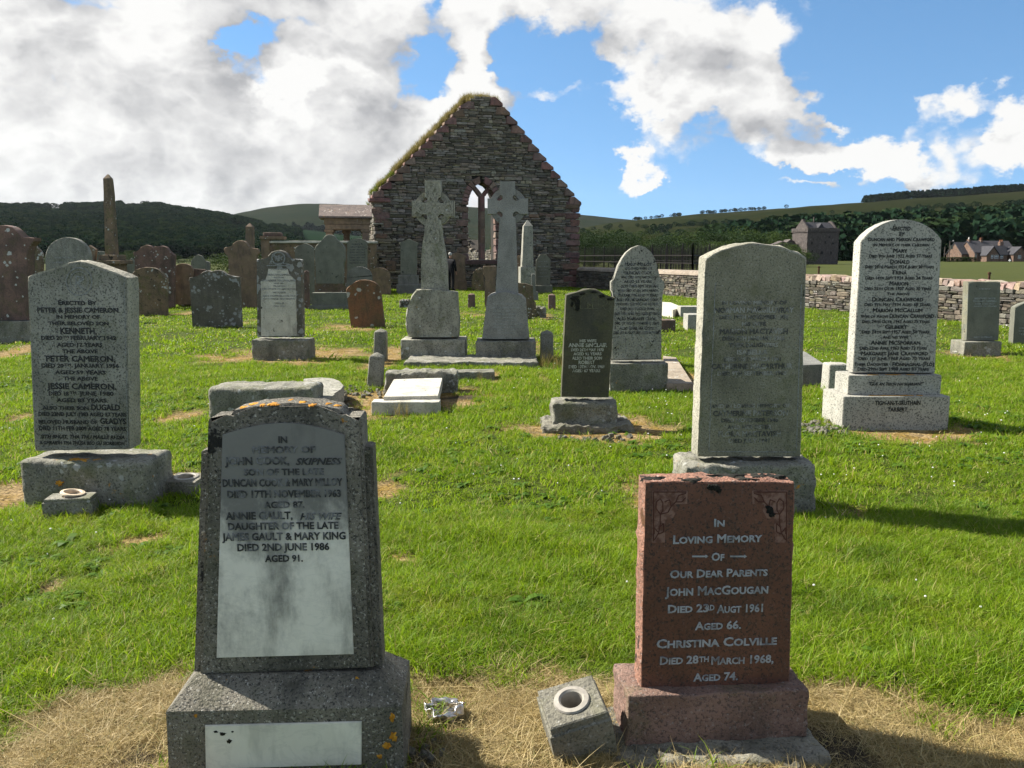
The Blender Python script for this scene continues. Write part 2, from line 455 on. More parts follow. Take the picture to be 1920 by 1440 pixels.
def boxm(x0, x1, y0, y1, z0, z1, bevel=.008, rough=0.0, cuts=5, seed=0, taper=0.0):
    """box with rounded edges; ROUGH roughens it as hewn stone (its own fine grid on every face)"""
    bm = bmesh.new()
    if not rough:
        bmesh.ops.create_cube(bm, size=1.0)
        for v in bm.verts:
            k = 1 - taper if v.co.z > 0 else 1
            v.co = Vector(((x0 + x1) / 2 + v.co.x * (x1 - x0) * k, (y0 + y1) / 2 + v.co.y * (y1 - y0) * k, (z0 + z1) / 2 + v.co.z * (z1 - z0)))
        if bevel:
            bmesh.ops.bevel(bm, geom=bm.edges[:], offset=bevel, segments=2, affect='EDGES', clamp_overlap=True)
        return from_bm(bm)
    h = Vector((x1 - x0, y1 - y0, z1 - z0)) / 2
    c = Vector((x0 + x1, y0 + y1, z0 + z1)) / 2
    r = min(bevel, min(h) * .8)
    st = max(max(h) * 2 / (cuts * 4.0), .012)
    ax = []
    for k in range(3):
        inner = max(1, int(round((2 * h[k] - 2 * r) / st)))
        ax.append([-h[k], -h[k] + r * .45] + [-h[k] + r + (2 * h[k] - 2 * r) * i / inner for i in range(inner + 1)] + [h[k] - r * .45, h[k]])
    vid = {}

    def vert(i, j, k):
        key = (i, j, k)
        if key not in vid:
            p = Vector((ax[0][i], ax[1][j], ax[2][k]))
            q = Vector([max(-h[m] + r, min(h[m] - r, p[m])) for m in range(3)])
            d = p - q
            if d.length > 1e-9:
                p = q + d.normalized() * r
            p = p + c
            s1 = p * 9 + Vector((seed * 3.1, seed, 0))
            n_ = mnoise.noise_vector(s1) * .9 + mnoise.noise_vector(s1 * 2.7) * .6 + mnoise.noise_vector(s1 * 6.1) * .35
            vid[key] = bm.verts.new(p + n_ * rough)
        return vid[key]
    N = [len(a) - 1 for a in ax]
    for d in range(3):
        e, f_ = (d + 1) % 3, (d + 2) % 3
        for side_ in (0, N[d]):
            for i in range(N[e]):
                for j in range(N[f_]):
                    q = []
                    for (di, dj) in ((0, 0), (1, 0), (1, 1), (0, 1)):
                        ijk = [0, 0, 0]
                        ijk[d], ijk[e], ijk[f_] = side_, i + di, j + dj
                        q.append(vert(*ijk))
                    bm.faces.new(q if side_ else q[::-1])
    return from_bm(bm)


class Face:
    """An upright plane in the place: origin on the ground, turned by yaw; local x runs right, y back, z up."""
    def __init__(self, px, py, yaw=0.0, z=0.0, D=None):
        self.P = gnd(px, py, z) if D is None else at(px, py, D)
        self.P.z = z
        self.yaw = rad(yaw)
        self.u = Vector((math.cos(self.yaw), math.sin(self.yaw), 0))
        self.b = Vector((-math.sin(self.yaw), math.cos(self.yaw), 0))
        self.z = z

    def uv(self, px, py, off=0.0):
        d = ray(px, py)
        o = Vector((0, 0, CAMZ))
        p0 = self.P + self.b * off
        t = (p0 - o).dot(self.b) / d.dot(self.b)
        q = o + d * t
        return ((q - self.P).dot(self.u), q.z - self.z)

    def poly(self, pts, off=0.0):
        return [self.uv(x, y, off) for x, y in pts]


def foot(face, x0, x1, y0, y1, m=.0):
    c = face.P + face.u * (x0 + x1) / 2 + face.b * (y0 + y1) / 2
    FOOT.append((c.x, c.y, face.yaw, (x1 - x0) / 2 + m, (y1 - y0) / 2 + m))


def arc_top(l, r, ys, yt, n=12):
    """points of an elliptical arch from the right shoulder over the crown to the left shoulder"""
    c, a, h = (l + r) / 2, (r - l) / 2, ys - yt
    return [(c + a * math.cos(math.pi * i / n), ys - h * math.sin(math.pi * i / n)) for i in range(n + 1)]


def crop(pts, ox, oy, s):
    return [(ox + x / s, oy + y / s) for x, y in pts]


# text: every line is laid out in small capitals and fitted to the width it has on the stone
FONT_CACHE = {}


def text_mesh(txt, shear=0.0, bold=.034):
    key = (txt, shear, bold)
    if key in FONT_CACHE:
        return FONT_CACHE[key]
    cu = bpy.data.curves.new('line', 'FONT')
    cu.body = txt
    cu.shear = shear
    cu.bevel_depth = bold
    cu.bevel_resolution = 0
    cu.resolution_u = 2
    cu.small_caps_scale = .8
    cu.align_x = 'CENTER'
    for i, ch in enumerate(txt):
        if ch.islower():
            cu.body_format[i].use_small_caps = True
    o = bpy.data.objects.new('line', cu)
    me = bpy.data.meshes.new_from_object(o)
    n = len(me.vertices)
    co = np.empty(n * 3)
    me.vertices.foreach_get('co', co)
    co = co.reshape(-1, 3)
    faces = [tuple(p.vertices) for p in me.polygons]
    bpy.data.objects.remove(o)
    bpy.data.curves.remove(cu)
    bpy.data.meshes.remove(me)
    FONT_CACHE[key] = (co, faces)
    return co, faces


def inscribe(root, face, lines, mat, off, cr=None, name='inscription_line', proud=.0025, shear=0.0):
    for ln in lines:
        txt, xc, yc, w, h = ln[:5]
        sh = ln[5] if len(ln) > 5 else shear
        if cr:
            ox, oy, s = cr
            xc, yc, w, h = ox + xc / s, oy + yc / s, w / s, h / s
        co, fs = text_mesh(txt, sh)
        if not len(co):
            continue
        lo, hi = co.min(0), co.max(0)
        (u0, zc), (u1, _) = face.uv(xc - w / 2, yc, off), face.uv(xc + w / 2, yc, off)
        hh = face.uv(xc, yc - h / 2, off)[1] - face.uv(xc, yc + h / 2, off)[1]
        sx = (u1 - u0) / (hi[0] - lo[0])
        sz = hh / .74
        V = [(u0 + (p[0] - lo[0]) * sx, off - proud - p[2] * .5 * sz, zc - hh / 2 + p[1] * sz) for p in co]
        me = bpy.data.meshes.new(name)
        me.from_pydata(V, [], fs)
        link(name, me, mat, root)


def simple_slab(root, face, pts, off, thick, mat, name='slab', bevel=.008, rough=0.0, seed=0, smooth=40):
    me = prism(face.poly(pts, off), off, off + thick, bevel, rough, seed=seed)
    return link(name, me, mat, root, smooth)


def base_box(root, face, l, r, yt, yb, depth, mat, name='base', bevel=.015, rough=0.0, off=0.0, seed=0, sink=.08, cuts=5):
    (x0, z1), (x1, _), (_, z0) = face.uv(l, yt, off), face.uv(r, yt, off), face.uv((l + r) / 2, yb, off)
    z0 = min(z0, .02) - sink if sink else z0
    me = boxm(x0, x1, off, off + depth, z0, z1, bevel, rough, cuts, seed)
    foot(face, x0, x1, off, off + depth)
    return link(name, me, mat, root, 35), (x0, x1, z1)


letter_mat('moss_black', (.010, .010, .008), (.022, .021, .015), rough=.95, scale=60)
letter_mat('lichen_orange', (.34, .14, .012), (.50, .25, .03), rough=.95, scale=60)


def blotch(root, c, ru, rv, mat, name, top=False, seed=0, thick=.004):
    """a crust of lichen or moss with an uneven outline, on a front face (or on a TOP surface)"""
    rn_ = random.Random(seed)
    n = 44
    out, inn = [], []
    for i in range(n):
        a = 2 * math.pi * i / n
        q = Vector((math.cos(a) * 1.6 + seed * 7.7, math.sin(a) * 1.6, .3))
        k = 1 + .55 * mnoise.noise(q) + .35 * mnoise.noise(q * 3) + .22 * mnoise.noise(q * 8)
        out.append((ru * k * math.cos(a), rv * k * math.sin(a)))
    bm = bmesh.new()
    mk = (lambda p, h: (c[0] + p[0], c[1] + p[1], c[2] + h)) if top else (lambda p, h: (c[0] + p[0], c[1] - h, c[2] + p[1]))
    a = [bm.verts.new(mk(p, -.001)) for p in out]
    b = [bm.verts.new(mk((p[0] * .86, p[1] * .86), thick * rn_.uniform(.6, 1.2))) for p in out]
    m = bm.verts.new(mk((0, 0), thick))
    for i in range(n):
        j = (i + 1) % n
        bm.faces.new((a[i], a[j], b[j], b[i]))
        bm.faces.new((b[i], b[j], m))
    return link(name, from_bm(bm), mat, root, 60)

letter_mat('cross_relief', (.30, .285, .225), (.20, .19, .15), .38, .62, rough=.9, scale=40)

# ------------------------------------------------------------------ the ground
RNG = np.random.default_rng(7)
_lat = np.random.default_rng(3).random((256, 256))


def vnoise(x, y, s, seed=0):
    x, y = np.asarray(x, float) * s + seed * 17.3, np.asarray(y, float) * s + seed * 9.1
    xi, yi = np.floor(x).astype(int), np.floor(y).astype(int)
    fx, fy = x - xi, y - yi
    fx, fy = fx * fx * (3 - 2 * fx), fy * fy * (3 - 2 * fy)
    g = lambda i, j: _lat[(xi + i) % 256, (yi + j) % 256]
    return (g(0, 0) * (1 - fx) + g(1, 0) * fx) * (1 - fy) + (g(0, 1) * (1 - fx) + g(1, 1) * fx) * fy


def fbm(x, y, s, seed=0, oct=4):
    t, a, n = 0, .5, 0
    for k in range(oct):
        t = t + a * vnoise(x, y, s * 2 ** k, seed + k)
        n += a
        a *= .5
    return t / n


# sprayed dead-grass patches round the stones: picture box -> ellipse on the ground (x0, x1, y0, y1, strength)
PATCH = [(395, 700, 648, 686, 1), (690, 765, 645, 700, 1), (575, 930, 718, 785, 1), (1000, 1020, 640, 700, .8), (930, 1300, 780, 828, 1),
         (1490, 1900, 788, 830, 1), (1150, 1300, 900, 985, .8), (1520, 1650, 945, 980, .8), (-60, 75, 885, 1000, 1), (255, 385, 880, 950, .9),
         (290, 395, 765, 800, .9), (-30, 60, 635, 700, .9), (690, 760, 900, 940, .8), (700, 800, 1025, 1062, .8), (70, 130, 1085, 1118, .6),
         (220, 330, 995, 1030, .7), (1240, 1320, 685, 740, .9), (1490, 1560, 700, 745, .9), (1290, 1320, 600, 625, .7), (1005, 1040, 588, 600, .8),
         (1640, 1690, 1085, 1125, .3), (1880, 1960, 920, 950, .8), (1760, 1900, 655, 675, .6), (560, 720, 606, 622, .6), (310, 360, 582, 596, .7),
         (1620, 1700, 650, 668, .6), (440, 480, 598, 612, .5), (900, 950, 690, 715, .5), (0, 40, 775, 800, .5), (860, 1010, 586, 596, .35),
         (-300, 420, 1330, 1700, 1.15), (230, 420, 1255, 1420, 1.0), (700, 1260, 1285, 1700, 1.2), (730, 1200, 1258, 1420, .9), (1100, 2300, 1320, 1700, 1.15), (1440, 1720, 1262, 1420, .95),
         (1700, 2100, 1330, 1450, .8)]
PE = []
for (x0, x1, y0, y1, s) in PATCH:
    a, b = gnd((x0 + x1) / 2, y0), gnd((x0 + x1) / 2, min(y1, 1690))
    c = (a + b) / 2
    dep = c.y * math.cos(PITCH) + CAMZ * math.sin(PITCH)
    PE.append((c.x, c.y, max((x1 - x0) / 2 * dep / FOC, .08), max((a.y - b.y) / 2, .08), s))


SOIL = []
for (x0, x1, y0, y1) in ((180, 335, 1385, 1480), (740, 850, 1375, 1490), (1500, 1650, 1345, 1480), (600, 660, 742, 772), (1510, 1600, 798, 822), (270, 320, 925, 950), (825, 900, 735, 752)):
    a, b = gnd((x0 + x1) / 2, y0), gnd((x0 + x1) / 2, y1)
    SOIL.append((a.x * .5 + b.x * .5, (a.y + b.y) / 2, (x1 - x0) / 2 * ((a.y + b.y) / 2 + .2) / FOC, (a.y - b.y) / 2))


def soil(x, y):
    x, y = np.asarray(x, float), np.asarray(y, float)
    m = np.full(x.shape, -1.0)
    for (cx, cy, rx, ry) in SOIL:
        m = np.maximum(m, 1.0 - np.sqrt(((x - cx) / rx) ** 2 + ((y - cy) / ry) ** 2))
    return np.clip((m + 1.1 * (fbm(x, y, 7, 14) - .5)) / .35, 0, 1)


def dead(x, y):
    x, y = np.asarray(x, float), np.asarray(y, float)
    n = fbm(x, y, 2.3, 4) - .5
    n2 = fbm(x, y, 9.0, 8) - .5
    m = np.full(x.shape, -1.0)
    for (cx, cy, rx, ry, s) in PE:
        r = np.sqrt(((x - cx) / rx) ** 2 + ((y - cy) / ry) ** 2)
        m = np.maximum(m, (1.05 - r) * s * np.minimum(1.0, 2.5 * min(rx, ry) + .35))
    return np.clip((m + 1.15 * n + .95 * n2) / .36, 0, 1)


YAW = 17.0
GBASE = 541                     # picture row where the chapel gable meets the ground
WALL_A, WALL_B, WALL_C = gnd(1308, 559), at(1080, 541, gnd(895, GBASE).y + 1.55), gnd(2150, 634)     # boundary wall line
WALL_B.z = 0


def beyond_wall(x, y):
    """> 0 on the pasture side of the boundary wall"""
    out = []
    for P, Q in ((WALL_B, WALL_A), (WALL_A, WALL_C)):
        d = Q - P
        out.append((x - P.x) * (-d.y) + (y - P.y) * d.x)
    return np.where(x < WALL_A.x, out[0], out[1])


def gh(x, y):
    x, y = np.asarray(x, float), np.asarray(y, float)
    f = np.clip(1 - (y - 30) / 40, 0, 1)
    return (fbm(x, y, .8, 2) - .5) * .07 * f + (fbm(x, y, 4.5, 5) - .5) * .035 * f - .012 * dead(x, y) * f


ys = [-4.0]
while ys[-1] < 6000:
    Y = ys[-1]
    ys.append(Y + (.5 if Y < 1.5 else max(.055, .018 * Y) if Y < 45 else .05 * Y))
ys = np.array(ys)
ts = np.linspace(-1, 1, 181)
gx = np.outer(np.maximum(4.0 + np.abs(ys) * .95, 4.5), ts)
gy = np.repeat(ys[:, None], len(ts), 1)
gz = gh(gx, gy)
nv_, nu_ = gx.shape
me = bpy.data.meshes.new('ground')
idx = np.arange(nv_ * nu_).reshape(nv_, nu_)
fc = np.stack([idx[:-1, :-1], idx[:-1, 1:], idx[1:, 1:], idx[1:, :-1]], -1).reshape(-1, 4)
me.from_pydata(np.stack([gx, gy, gz], -1).reshape(-1, 3).tolist(), [], fc.tolist())
attr = me.color_attributes.new('mask', 'FLOAT_COLOR', 'POINT')
dd = dead(gx, gy).ravel()
field_m = np.clip(np.maximum((beyond_wall(gx, gy) > 0) & (gx > WALL_B.x), gy > 62).ravel().astype(float), 0, 1)
buf = np.stack([dd, field_m, soil(gx, gy).ravel(), dd * 0 + 1], -1).astype(np.float32)
attr.data.foreach_set('color', buf.ravel())
gm, nt = new_mat('churchyard_turf')
ca = nd(nt, 'ShaderNodeVertexColor', layer_name='mask')
sp = nd(nt, 'ShaderNodeSeparateColor', {0: ca.outputs[0]})
pos = nt.nodes.new('ShaderNodeNewGeometry').outputs['Position']
n1, n2 = noise(nt, pos, 1.1, 6, .6), noise(nt, pos, 38, 5, .7)
green = mixc(nt, mrange(nt, n1, .35, .65), (.075, .11, .012), (.11, .145, .014))
green = mixc(nt, mrange(nt, n2, .35, .70), (.018, .026, .006), green)
tan = mixc(nt, mrange(nt, noise(nt, pos, 5, 6, .65), .38, .62), (.38, .27, .135), (.29, .19, .045))
tan = mixc(nt, mrange(nt, n2, .30, .62), (.065, .043, .02), tan)
tan = mixc(nt, mrange(nt, noise(nt, pos, 2.6, 5, .6), .58, .72, 0, .7), tan, (.060, .046, .032))
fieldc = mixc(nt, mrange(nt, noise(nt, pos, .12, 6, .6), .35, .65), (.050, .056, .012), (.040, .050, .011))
col = mixc(nt, sp.outputs[0], green, tan)
col = mixc(nt, sp.outputs[2], col, mixc(nt, n2, (.022, .017, .012), (.060, .047, .034)))
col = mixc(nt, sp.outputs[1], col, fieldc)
finish(nt, col, .95, math_(nt, 'ADD', n2, math_(nt, 'MULTIPLY', noise(nt, pos, 120, 3, .7), .5)), .8, .03, spec=.1)
g = link('ground', me, gm, None, 60)
g['kind'] = 'structure'


# ------------------------------------------------------------------ hills
def hill_mat(name, c1, c2, c3, s=.012):
    m, nt = new_mat(name)
    p = nt.nodes.new('ShaderNodeNewGeometry').outputs['Position']
    p = vmath(nt, 'MULTIPLY', p, (1, .75, 1.6))
    a, b = noise(nt, p, s, 8, .62), noise(nt, p, s * 5, 6, .65)
    c = mixc(nt, mrange(nt, a, .36, .64), c1, c2)
    c = mixc(nt, mrange(nt, b, .50, .68, 0, .8), c, c3)
    finish(nt, c, 1.0, b, .6, 6.0, spec=.0)
    M[name] = m
    return m


hill_mat('moorland', (.012, .0165, .0065), (.0185, .0205, .0085), (.009, .012, .0055))  # cloud shadow over the moor is painted in as darker colour
hill_mat('far_moor', (.010, .0155, .008), (.015, .018, .0095), (.008, .012, .0065), .008)  # distant slopes darkened in colour too, standing in for cloud shadow
hill_mat('forest_floor', (.009, .020, .011), (.012, .025, .013), (.007, .015, .009))
hill_mat('pasture_slope', (.058, .074, .022), (.072, .082, .026), (.042, .054, .02))


class Hill:
    def __init__(self, name, ridge, R0, R1, z0, mat, power=1.0, rough=1.0, step=10, rows=40, back=1.35):
        self.x = np.array([p[0] for p in ridge], float)
        self.y = np.array([p[1] for p in ridge], float)
        self.R0, self.R1, self.z0, self.pw, self.ro, self.seed = R0, R1, z0, power, rough, len(name)
        xs = np.arange(self.x[0], self.x[-1] + 1, step)
        V, n = [], len(xs)
        tt = np.concatenate([np.linspace(0, 1, rows), [1.06, back]])
        for t in tt:
            V.append(self.pt(xs, np.full(n, t)))
        V = np.array(V)
        idx = np.arange(len(tt) * n).reshape(len(tt), n)
        fc = np.stack([idx[:-1, :-1], idx[:-1, 1:], idx[1:, 1:], idx[1:, :-1]], -1).reshape(-1, 4)
        me = bpy.data.meshes.new(name)
        me.from_pydata(V.reshape(-1, 3).tolist(), [], fc.tolist())
        o = link(name, me, mat, None, 180)
        o['kind'] = 'structure'

    def pt(self, xs, t):
        yr = np.interp(xs, self.x, self.y)
        # smooth the ridge a little
        for k in (18, -18):
            yr = (yr * 2 + np.interp(xs + k, self.x, self.y)) / 3
        dx = (xs - CX) / FOC
        yy = (CY - yr) / FOC
        fy = math.cos(PITCH) + yy * math.sin(PITCH)
        fz = -math.sin(PITCH) + yy * math.cos(PITCH)
        hl = np.sqrt(dx ** 2 + fy ** 2)
        zr = CAMZ + fz / hl * self.R1
        R = self.R0 + (self.R1 - self.R0) * t
        tc = np.clip(t, 0, 1)
        z = self.z0 + (zr - self.z0) * tc ** self.pw - np.where(t > 1, (t - 1) * (self.R1 - self.R0) * .35, 0)
        X, Yv = dx / hl * R, fy / hl * R
        z = z + (fbm(X, Yv, .006, self.seed) - .5) * 26 * self.ro * tc * (1 - tc) * 2.2 + (fbm(X, Yv, .03, self.seed + 2) - .5) * 3.0 * self.ro * tc
        return np.stack([X, Yv, z], -1)


far_hill = Hill('far_hills', [(300, 440), (400, 412), (440, 400), (500, 389), (560, 382), (610, 382), (660, 384), (760, 386), (880, 388), (1000, 395), (1085, 402), (1130, 407), (1190, 413), (1300, 424), (1500, 440)],
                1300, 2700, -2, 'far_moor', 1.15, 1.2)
left_hill = Hill('wooded_hill', [(-700, 372), (-400, 380), (-200, 386), (0, 389), (140, 389), (200, 386), (290, 386), (335, 389), (380, 396), (430, 404), (480, 416), (560, 430), (700, 447), (900, 465), (1000, 476)],
                 480, 1500, -2, 'forest_floor', 1.1, 1.0)
right_hill = Hill('moor_hill', [(1000, 446), (1085, 430), (1130, 420), (1190, 413), (1240, 408), (1300, 402), (1400, 396), (1500, 388), (1620, 379), (1700, 372), (1800, 366), (1900, 358), (2000, 352), (2200, 340), (2600, 330)],
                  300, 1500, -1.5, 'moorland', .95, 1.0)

# ------------------------------------------------------------------ gravestones
def stone(name, label, px, py, yaw=0, cat='gravestone', group=None, D=None):
    f = Face(px, py, yaw, 0.0, D)
    r = empty(name, f.P, f.yaw)
    tag(r, label, cat, group)
    return r, f


# --- concrete memorial with marble panel, front left
r, f = stone('memorial', 'tapered pebbled concrete memorial with a stained white marble panel in the left foreground', 532, 1475, 2.2)
C2 = (280, 730, 2.028)
(x0, z1), (x1, _) = f.uv(311, 1331), f.uv(753, 1322)
zt = f.uv(540, 1262, .09)[1]
bx0, bx1 = f.uv(359, 1266, .09)[0], f.uv(720, 1258, .09)[0]
bm = bmesh.new()
rings_ = []
for (a, b, y0, y1, z) in ((x0 - .005, x1 + .005, 0, .30, -.1), (x0, x1, 0, .30, z1 - .006), (x0 + .006, x1 - .006, .006, .294, z1),
                          (bx0 + .01, bx1 - .01, .085, .235, zt - .004), (bx0 + .02, bx1 - .02, .095, .225, zt)):
    rings_.append([bm.verts.new(p) for p in ((a, y0, z), (b, y0, z), (b, y1, z), (a, y1, z))])
for a, b in zip(rings_, rings_[1:]):
    for i in range(4):
        bm.faces.new((a[i], a[(i + 1) % 4], b[(i + 1) % 4], b[i]))
bm.faces.new(rings_[-1])
link('base', from_bm(bm), 'roughcast', r, 20)
foot(f, x0, x1, 0, .30)
wing = crop([(168, 1078), (195, 238), (213, 232), (830, 220), (848, 224), (886, 1056)], *C2)
simple_slab(r, f, wing, .115, .09, 'roughcast', 'wing', .008)
body = crop([(190, 1088), (221, 122), (228, 112), (304, 110), (309, 96), (320, 82), (400, 65), (530, 53), (640, 62), (715, 76), (730, 90), (738, 110), (800, 108), (807, 118), (850, 1062)], *C2)
simple_slab(r, f, body, .088, .13, 'roughcast', 'headstone', .010)
panel = crop([(255, 1022), (277, 174)] + [(277 + (742 - 277) * i / 12, 172 - 44 * math.sin(math.pi * i / 12)) for i in range(1, 12)] + [(742, 174), (777, 1008)], *C2)
simple_slab(r, f, panel, .082, .010, 'marble_dirty', 'marble_panel', .002)
plq = crop([(211, 1280), (807, 1265), (806, 1428), (214, 1446)], *C2)
me = prism(f.poly(plq, -.006), -.006, .004, .002)
link('plaque', me, 'marble_clean', r, 40)
for k, (x, y, ru, rv) in enumerate(((418, 1376, .010, .006), (430, 1390, .007, .008), (405, 1372, .006, .004), (436, 1372, .004, .003))):
    u, z = f.uv(x, y, -.006)
    blotch(r, (u, -.006, z), ru, rv, 'moss_black', 'moss_patch', False, k + 160, .0012)
inscribe(r, f, [('IN', 508, 190, 34, 26), ('MEMORY OF', 512, 229, 240, 26), ('JOHN COOK, ', 410, 272, 245, 30), ('SKIPNESS', 645, 273, 178, 26, .3), ('SON OF THE LATE', 512, 314, 305, 25),
                ('DUNCAN COOK & MARY MILLOY', 507, 355, 456, 29), ('DIED 17TH NOVEMBER 1963', 513, 398, 432, 28), ('AGED 87.', 513, 438, 155, 25),
                ('ANNIE GAULT, ', 418, 480, 255, 29), ('HIS WIFE', 653, 482, 160, 26, .3), ('DAUGHTER OF THE LATE', 510, 520, 420, 27), ('JAMES GAULT & MARY KING', 512, 560, 470, 29),
                ('DIED 2ND JUNE 1986', 510, 600, 350, 28), ('AGED 91.', 512, 642, 145, 26)], 'lead_letter', .082, C2)

for k, (x, y, ru, rv) in enumerate(((668, 1277, .014, .012), (621, 1294, .007, .006), (588, 1330, .006, .005), (726, 1398, .012, .010), (712, 1418, .009, .008), (738, 1380, .010, .016), (735, 1345, .008, .014), (367, 1342, .005, .005))):
    if y < 1335:
        sy = .02 + .07 * (1331 - y) / 66
        (u, z), off_ = f.uv(x, y, sy), sy
        blotch(r, (u, off_ - .002, z), ru, rv, 'lichen_orange', 'lichen_patch', False, k + 1, .004)
    else:
        u, z = f.uv(x, y)
        blotch(r, (u, 0, z), ru, rv, 'lichen_orange', 'lichen_patch', False, k + 1, .003)
crest_px = [(434, 770), (477, 762), (541, 756), (595, 760.5), (632, 767.5)]
for k, x in enumerate((452, 470, 490, 512, 536, 560, 585, 606, 622)):
    yy = float(np.interp(x, [c_[0] for c_ in crest_px], [c_[1] for c_ in crest_px]))
    u, z = f.uv(x, yy, .088)
    blotch(r, (u, .125 + .03 * math.sin(k * 1.9), z - .0015), .013 + .006 * math.sin(k * 2.7), .022, 'lichen_orange', 'lichen_patch', True, k + 20, .002)

# --- red granite headstone, front right
r, f = stone('headstone', 'red granite headstone with silver lettering on a rough red base in the right foreground', 1346, 1394, 4.0)
C3 = (980, 860, 2.483)
base_box(r, f, 1177, 1517, 1306, 1395, .23, 'red_granite_base', rough=.007, bevel=.006, cuts=9, seed=3)
sl = simple_slab(r, f, crop([(553, 1086), (574, 113), (1263, 116), (1238, 1068)], *C3), .055, .105, 'red_granite', 'headstone', .0015)
# rough hewn edges round the polished face
hb = crop([(551, 1087), (572, 110), (700, 106), (900, 108), (1100, 107), (1265, 112), (1240, 1070)], *C3)
me = prism(f.poly(hb, .058), .058, .158, .004, .010, .025, 5, 11)
link('rough_edge', me, 'red_granite_rough', r, 25)
link('mortar_bed', boxm(*[f.uv(1200, 1297, .05)[0], f.uv(1482, 1291, .05)[0]], .048, .16, f.uv(1340, 1300, .05)[1] - .01, f.uv(1340, 1294, .05)[1] - .002, .002), 'concrete', r)
inscribe(r, f, [('In', 915, 297, 50, 38), ('Loving Memory', 907, 375, 415, 40), ('Of', 908, 455, 60, 38), ('Our Dear Parents', 912, 536, 455, 38), ('John MacGougan', 902, 617, 480, 42),
                ('Died 23', 770, 698, 190, 38), ('RD', 872, 692, 40, 26), ('Augt 1961', 1010, 698, 215, 38), ('Aged 66.', 908, 777, 215, 38), ('Christina Colville', 902, 860, 560, 42), ('Died 28', 728, 938, 180, 38), ('TH', 843, 932, 45, 26), ('March 1968,', 1022, 938, 290, 38),
                ('Aged 74.', 897, 1016, 208, 38)], 'silver_letter', .055, C3)


def flat_piece(root, face, polys, off, mat, name, cr, proud=.0015):
    bm = bmesh.new()
    for i_, pts in enumerate(polys):
        vs_ = [bm.verts.new((u, off - proud - 6e-5 * (i_ % 47), z)) for (u, z) in face.poly(crop(pts, *cr), off)]
        bm.faces.new(vs_)
    for fc_ in bm.faces:
        fc_.normal_update()
        if fc_.normal.y > 0:
            fc_.normal_flip()
    me = bpy.data.meshes.new(name)
    bm.to_mesh(me)
    bm.free()
    return link(name, me, mat, root)


def stroke(pts, w):
    """ribbon polygons along a polyline in picture space"""
    out = []
    for a, b in zip(pts, pts[1:]):
        d = Vector((b[0] - a[0], b[1] - a[1]))
        if d.length < 1e-6:
            continue
        n_ = Vector((-d.y, d.x)).normalized() * w / 2
        out.append([(a[0] + n_.x, a[1] + n_.y), (b[0] + n_.x, b[1] + n_.y), (b[0] - n_.x, b[1] - n_.y), (a[0] - n_.x, a[1] - n_.y)])
    return out


for xs_ in ((788, 850), (965, 1030)):
    flat_piece(r, f, [[(xs_[0], 450), (xs_[1], 450), (xs_[1], 445), (xs_[1] + 14, 454), (xs_[1], 463), (xs_[1], 458), (xs_[0], 458)]], .055, 'silver_letter', 'dash', C3, .002)
for sx in (1, -1):
    mx = lambda pts: [((x if sx > 0 else 1835 - x), y) for x, y in pts]
    Lp = [(603, 148), (768, 148), (766, 210), (712, 212), (718, 240), (700, 275), (664, 285), (662, 390), (601, 390)]
    flat_piece(r, f, [mx(Lp)], .055, 'carved_red', 'corner_carving', C3, .0012)
    petals = []
    for cpts in ([(640, 258), (620, 230), (622, 200), (640, 185), (652, 205), (652, 240), (640, 258)], [(640, 258), (675, 250), (690, 222), (684, 190), (660, 200)], [(640, 258), (640, 300), (632, 345), (612, 378)],
                 [(634, 320), (655, 300), (655, 340), (632, 350)], [(628, 340), (612, 320), (612, 350)], [(690, 222), (712, 200), (725, 170), (760, 160)], [(712, 200), (740, 200), (758, 180)], [(608, 154), (608, 384)], [(608, 154), (762, 154)]):
        petals += stroke(mx(cpts), 5)
    flat_piece(r, f, petals, .055, 'carved_dark', 'tulip_carving', C3, .002)

zt = f.uv(1345, 903, .055)[1]
for k, (x, ru) in enumerate(((1232, .035), (1262, .03), (1300, .05), (1340, .045), (1372, .06), (1405, .05), (1432, .03), (1465, .03))):
    blotch(r, (f.uv(x, 900, .055)[0], .10 + .015 * math.sin(k * 2.1), zt - .002 + .003 * math.sin(k * 3.3)), ru, .024, 'moss_black', 'moss_patch', True, k + 40, .007)
for k, (x, y, ru, rv) in enumerate(((892, 135, .018, .010), (870, 126, .010, .006), (912, 146, .009, .008), (1150, 240, .013, .012), (1160, 260, .010, .008), (1137, 226, .006, .006))):
    u, z = f.uv(980 + x / 2.483, 860 + y / 2.483, .055)
    blotch(r, (u, .055, z), ru, rv, 'moss_black', 'moss_patch', False, k + 60, .006)

# --- concrete footing in front of the red stone
r, f = stone('concrete_footing', 'crumbling low concrete strip in front of the red granite headstone', 1360, 1424, 3.0, 'footing')
me = boxm(f.uv(1150, 1428)[0], f.uv(1556, 1424)[0], -.03, .34, -.1, .008, .02, .014, 12, 6)
link('footing_strip', me, 'concrete', r, 40)
foot(f, f.uv(1150, 1424)[0], f.uv(1556, 1420)[0], -.04, .32)

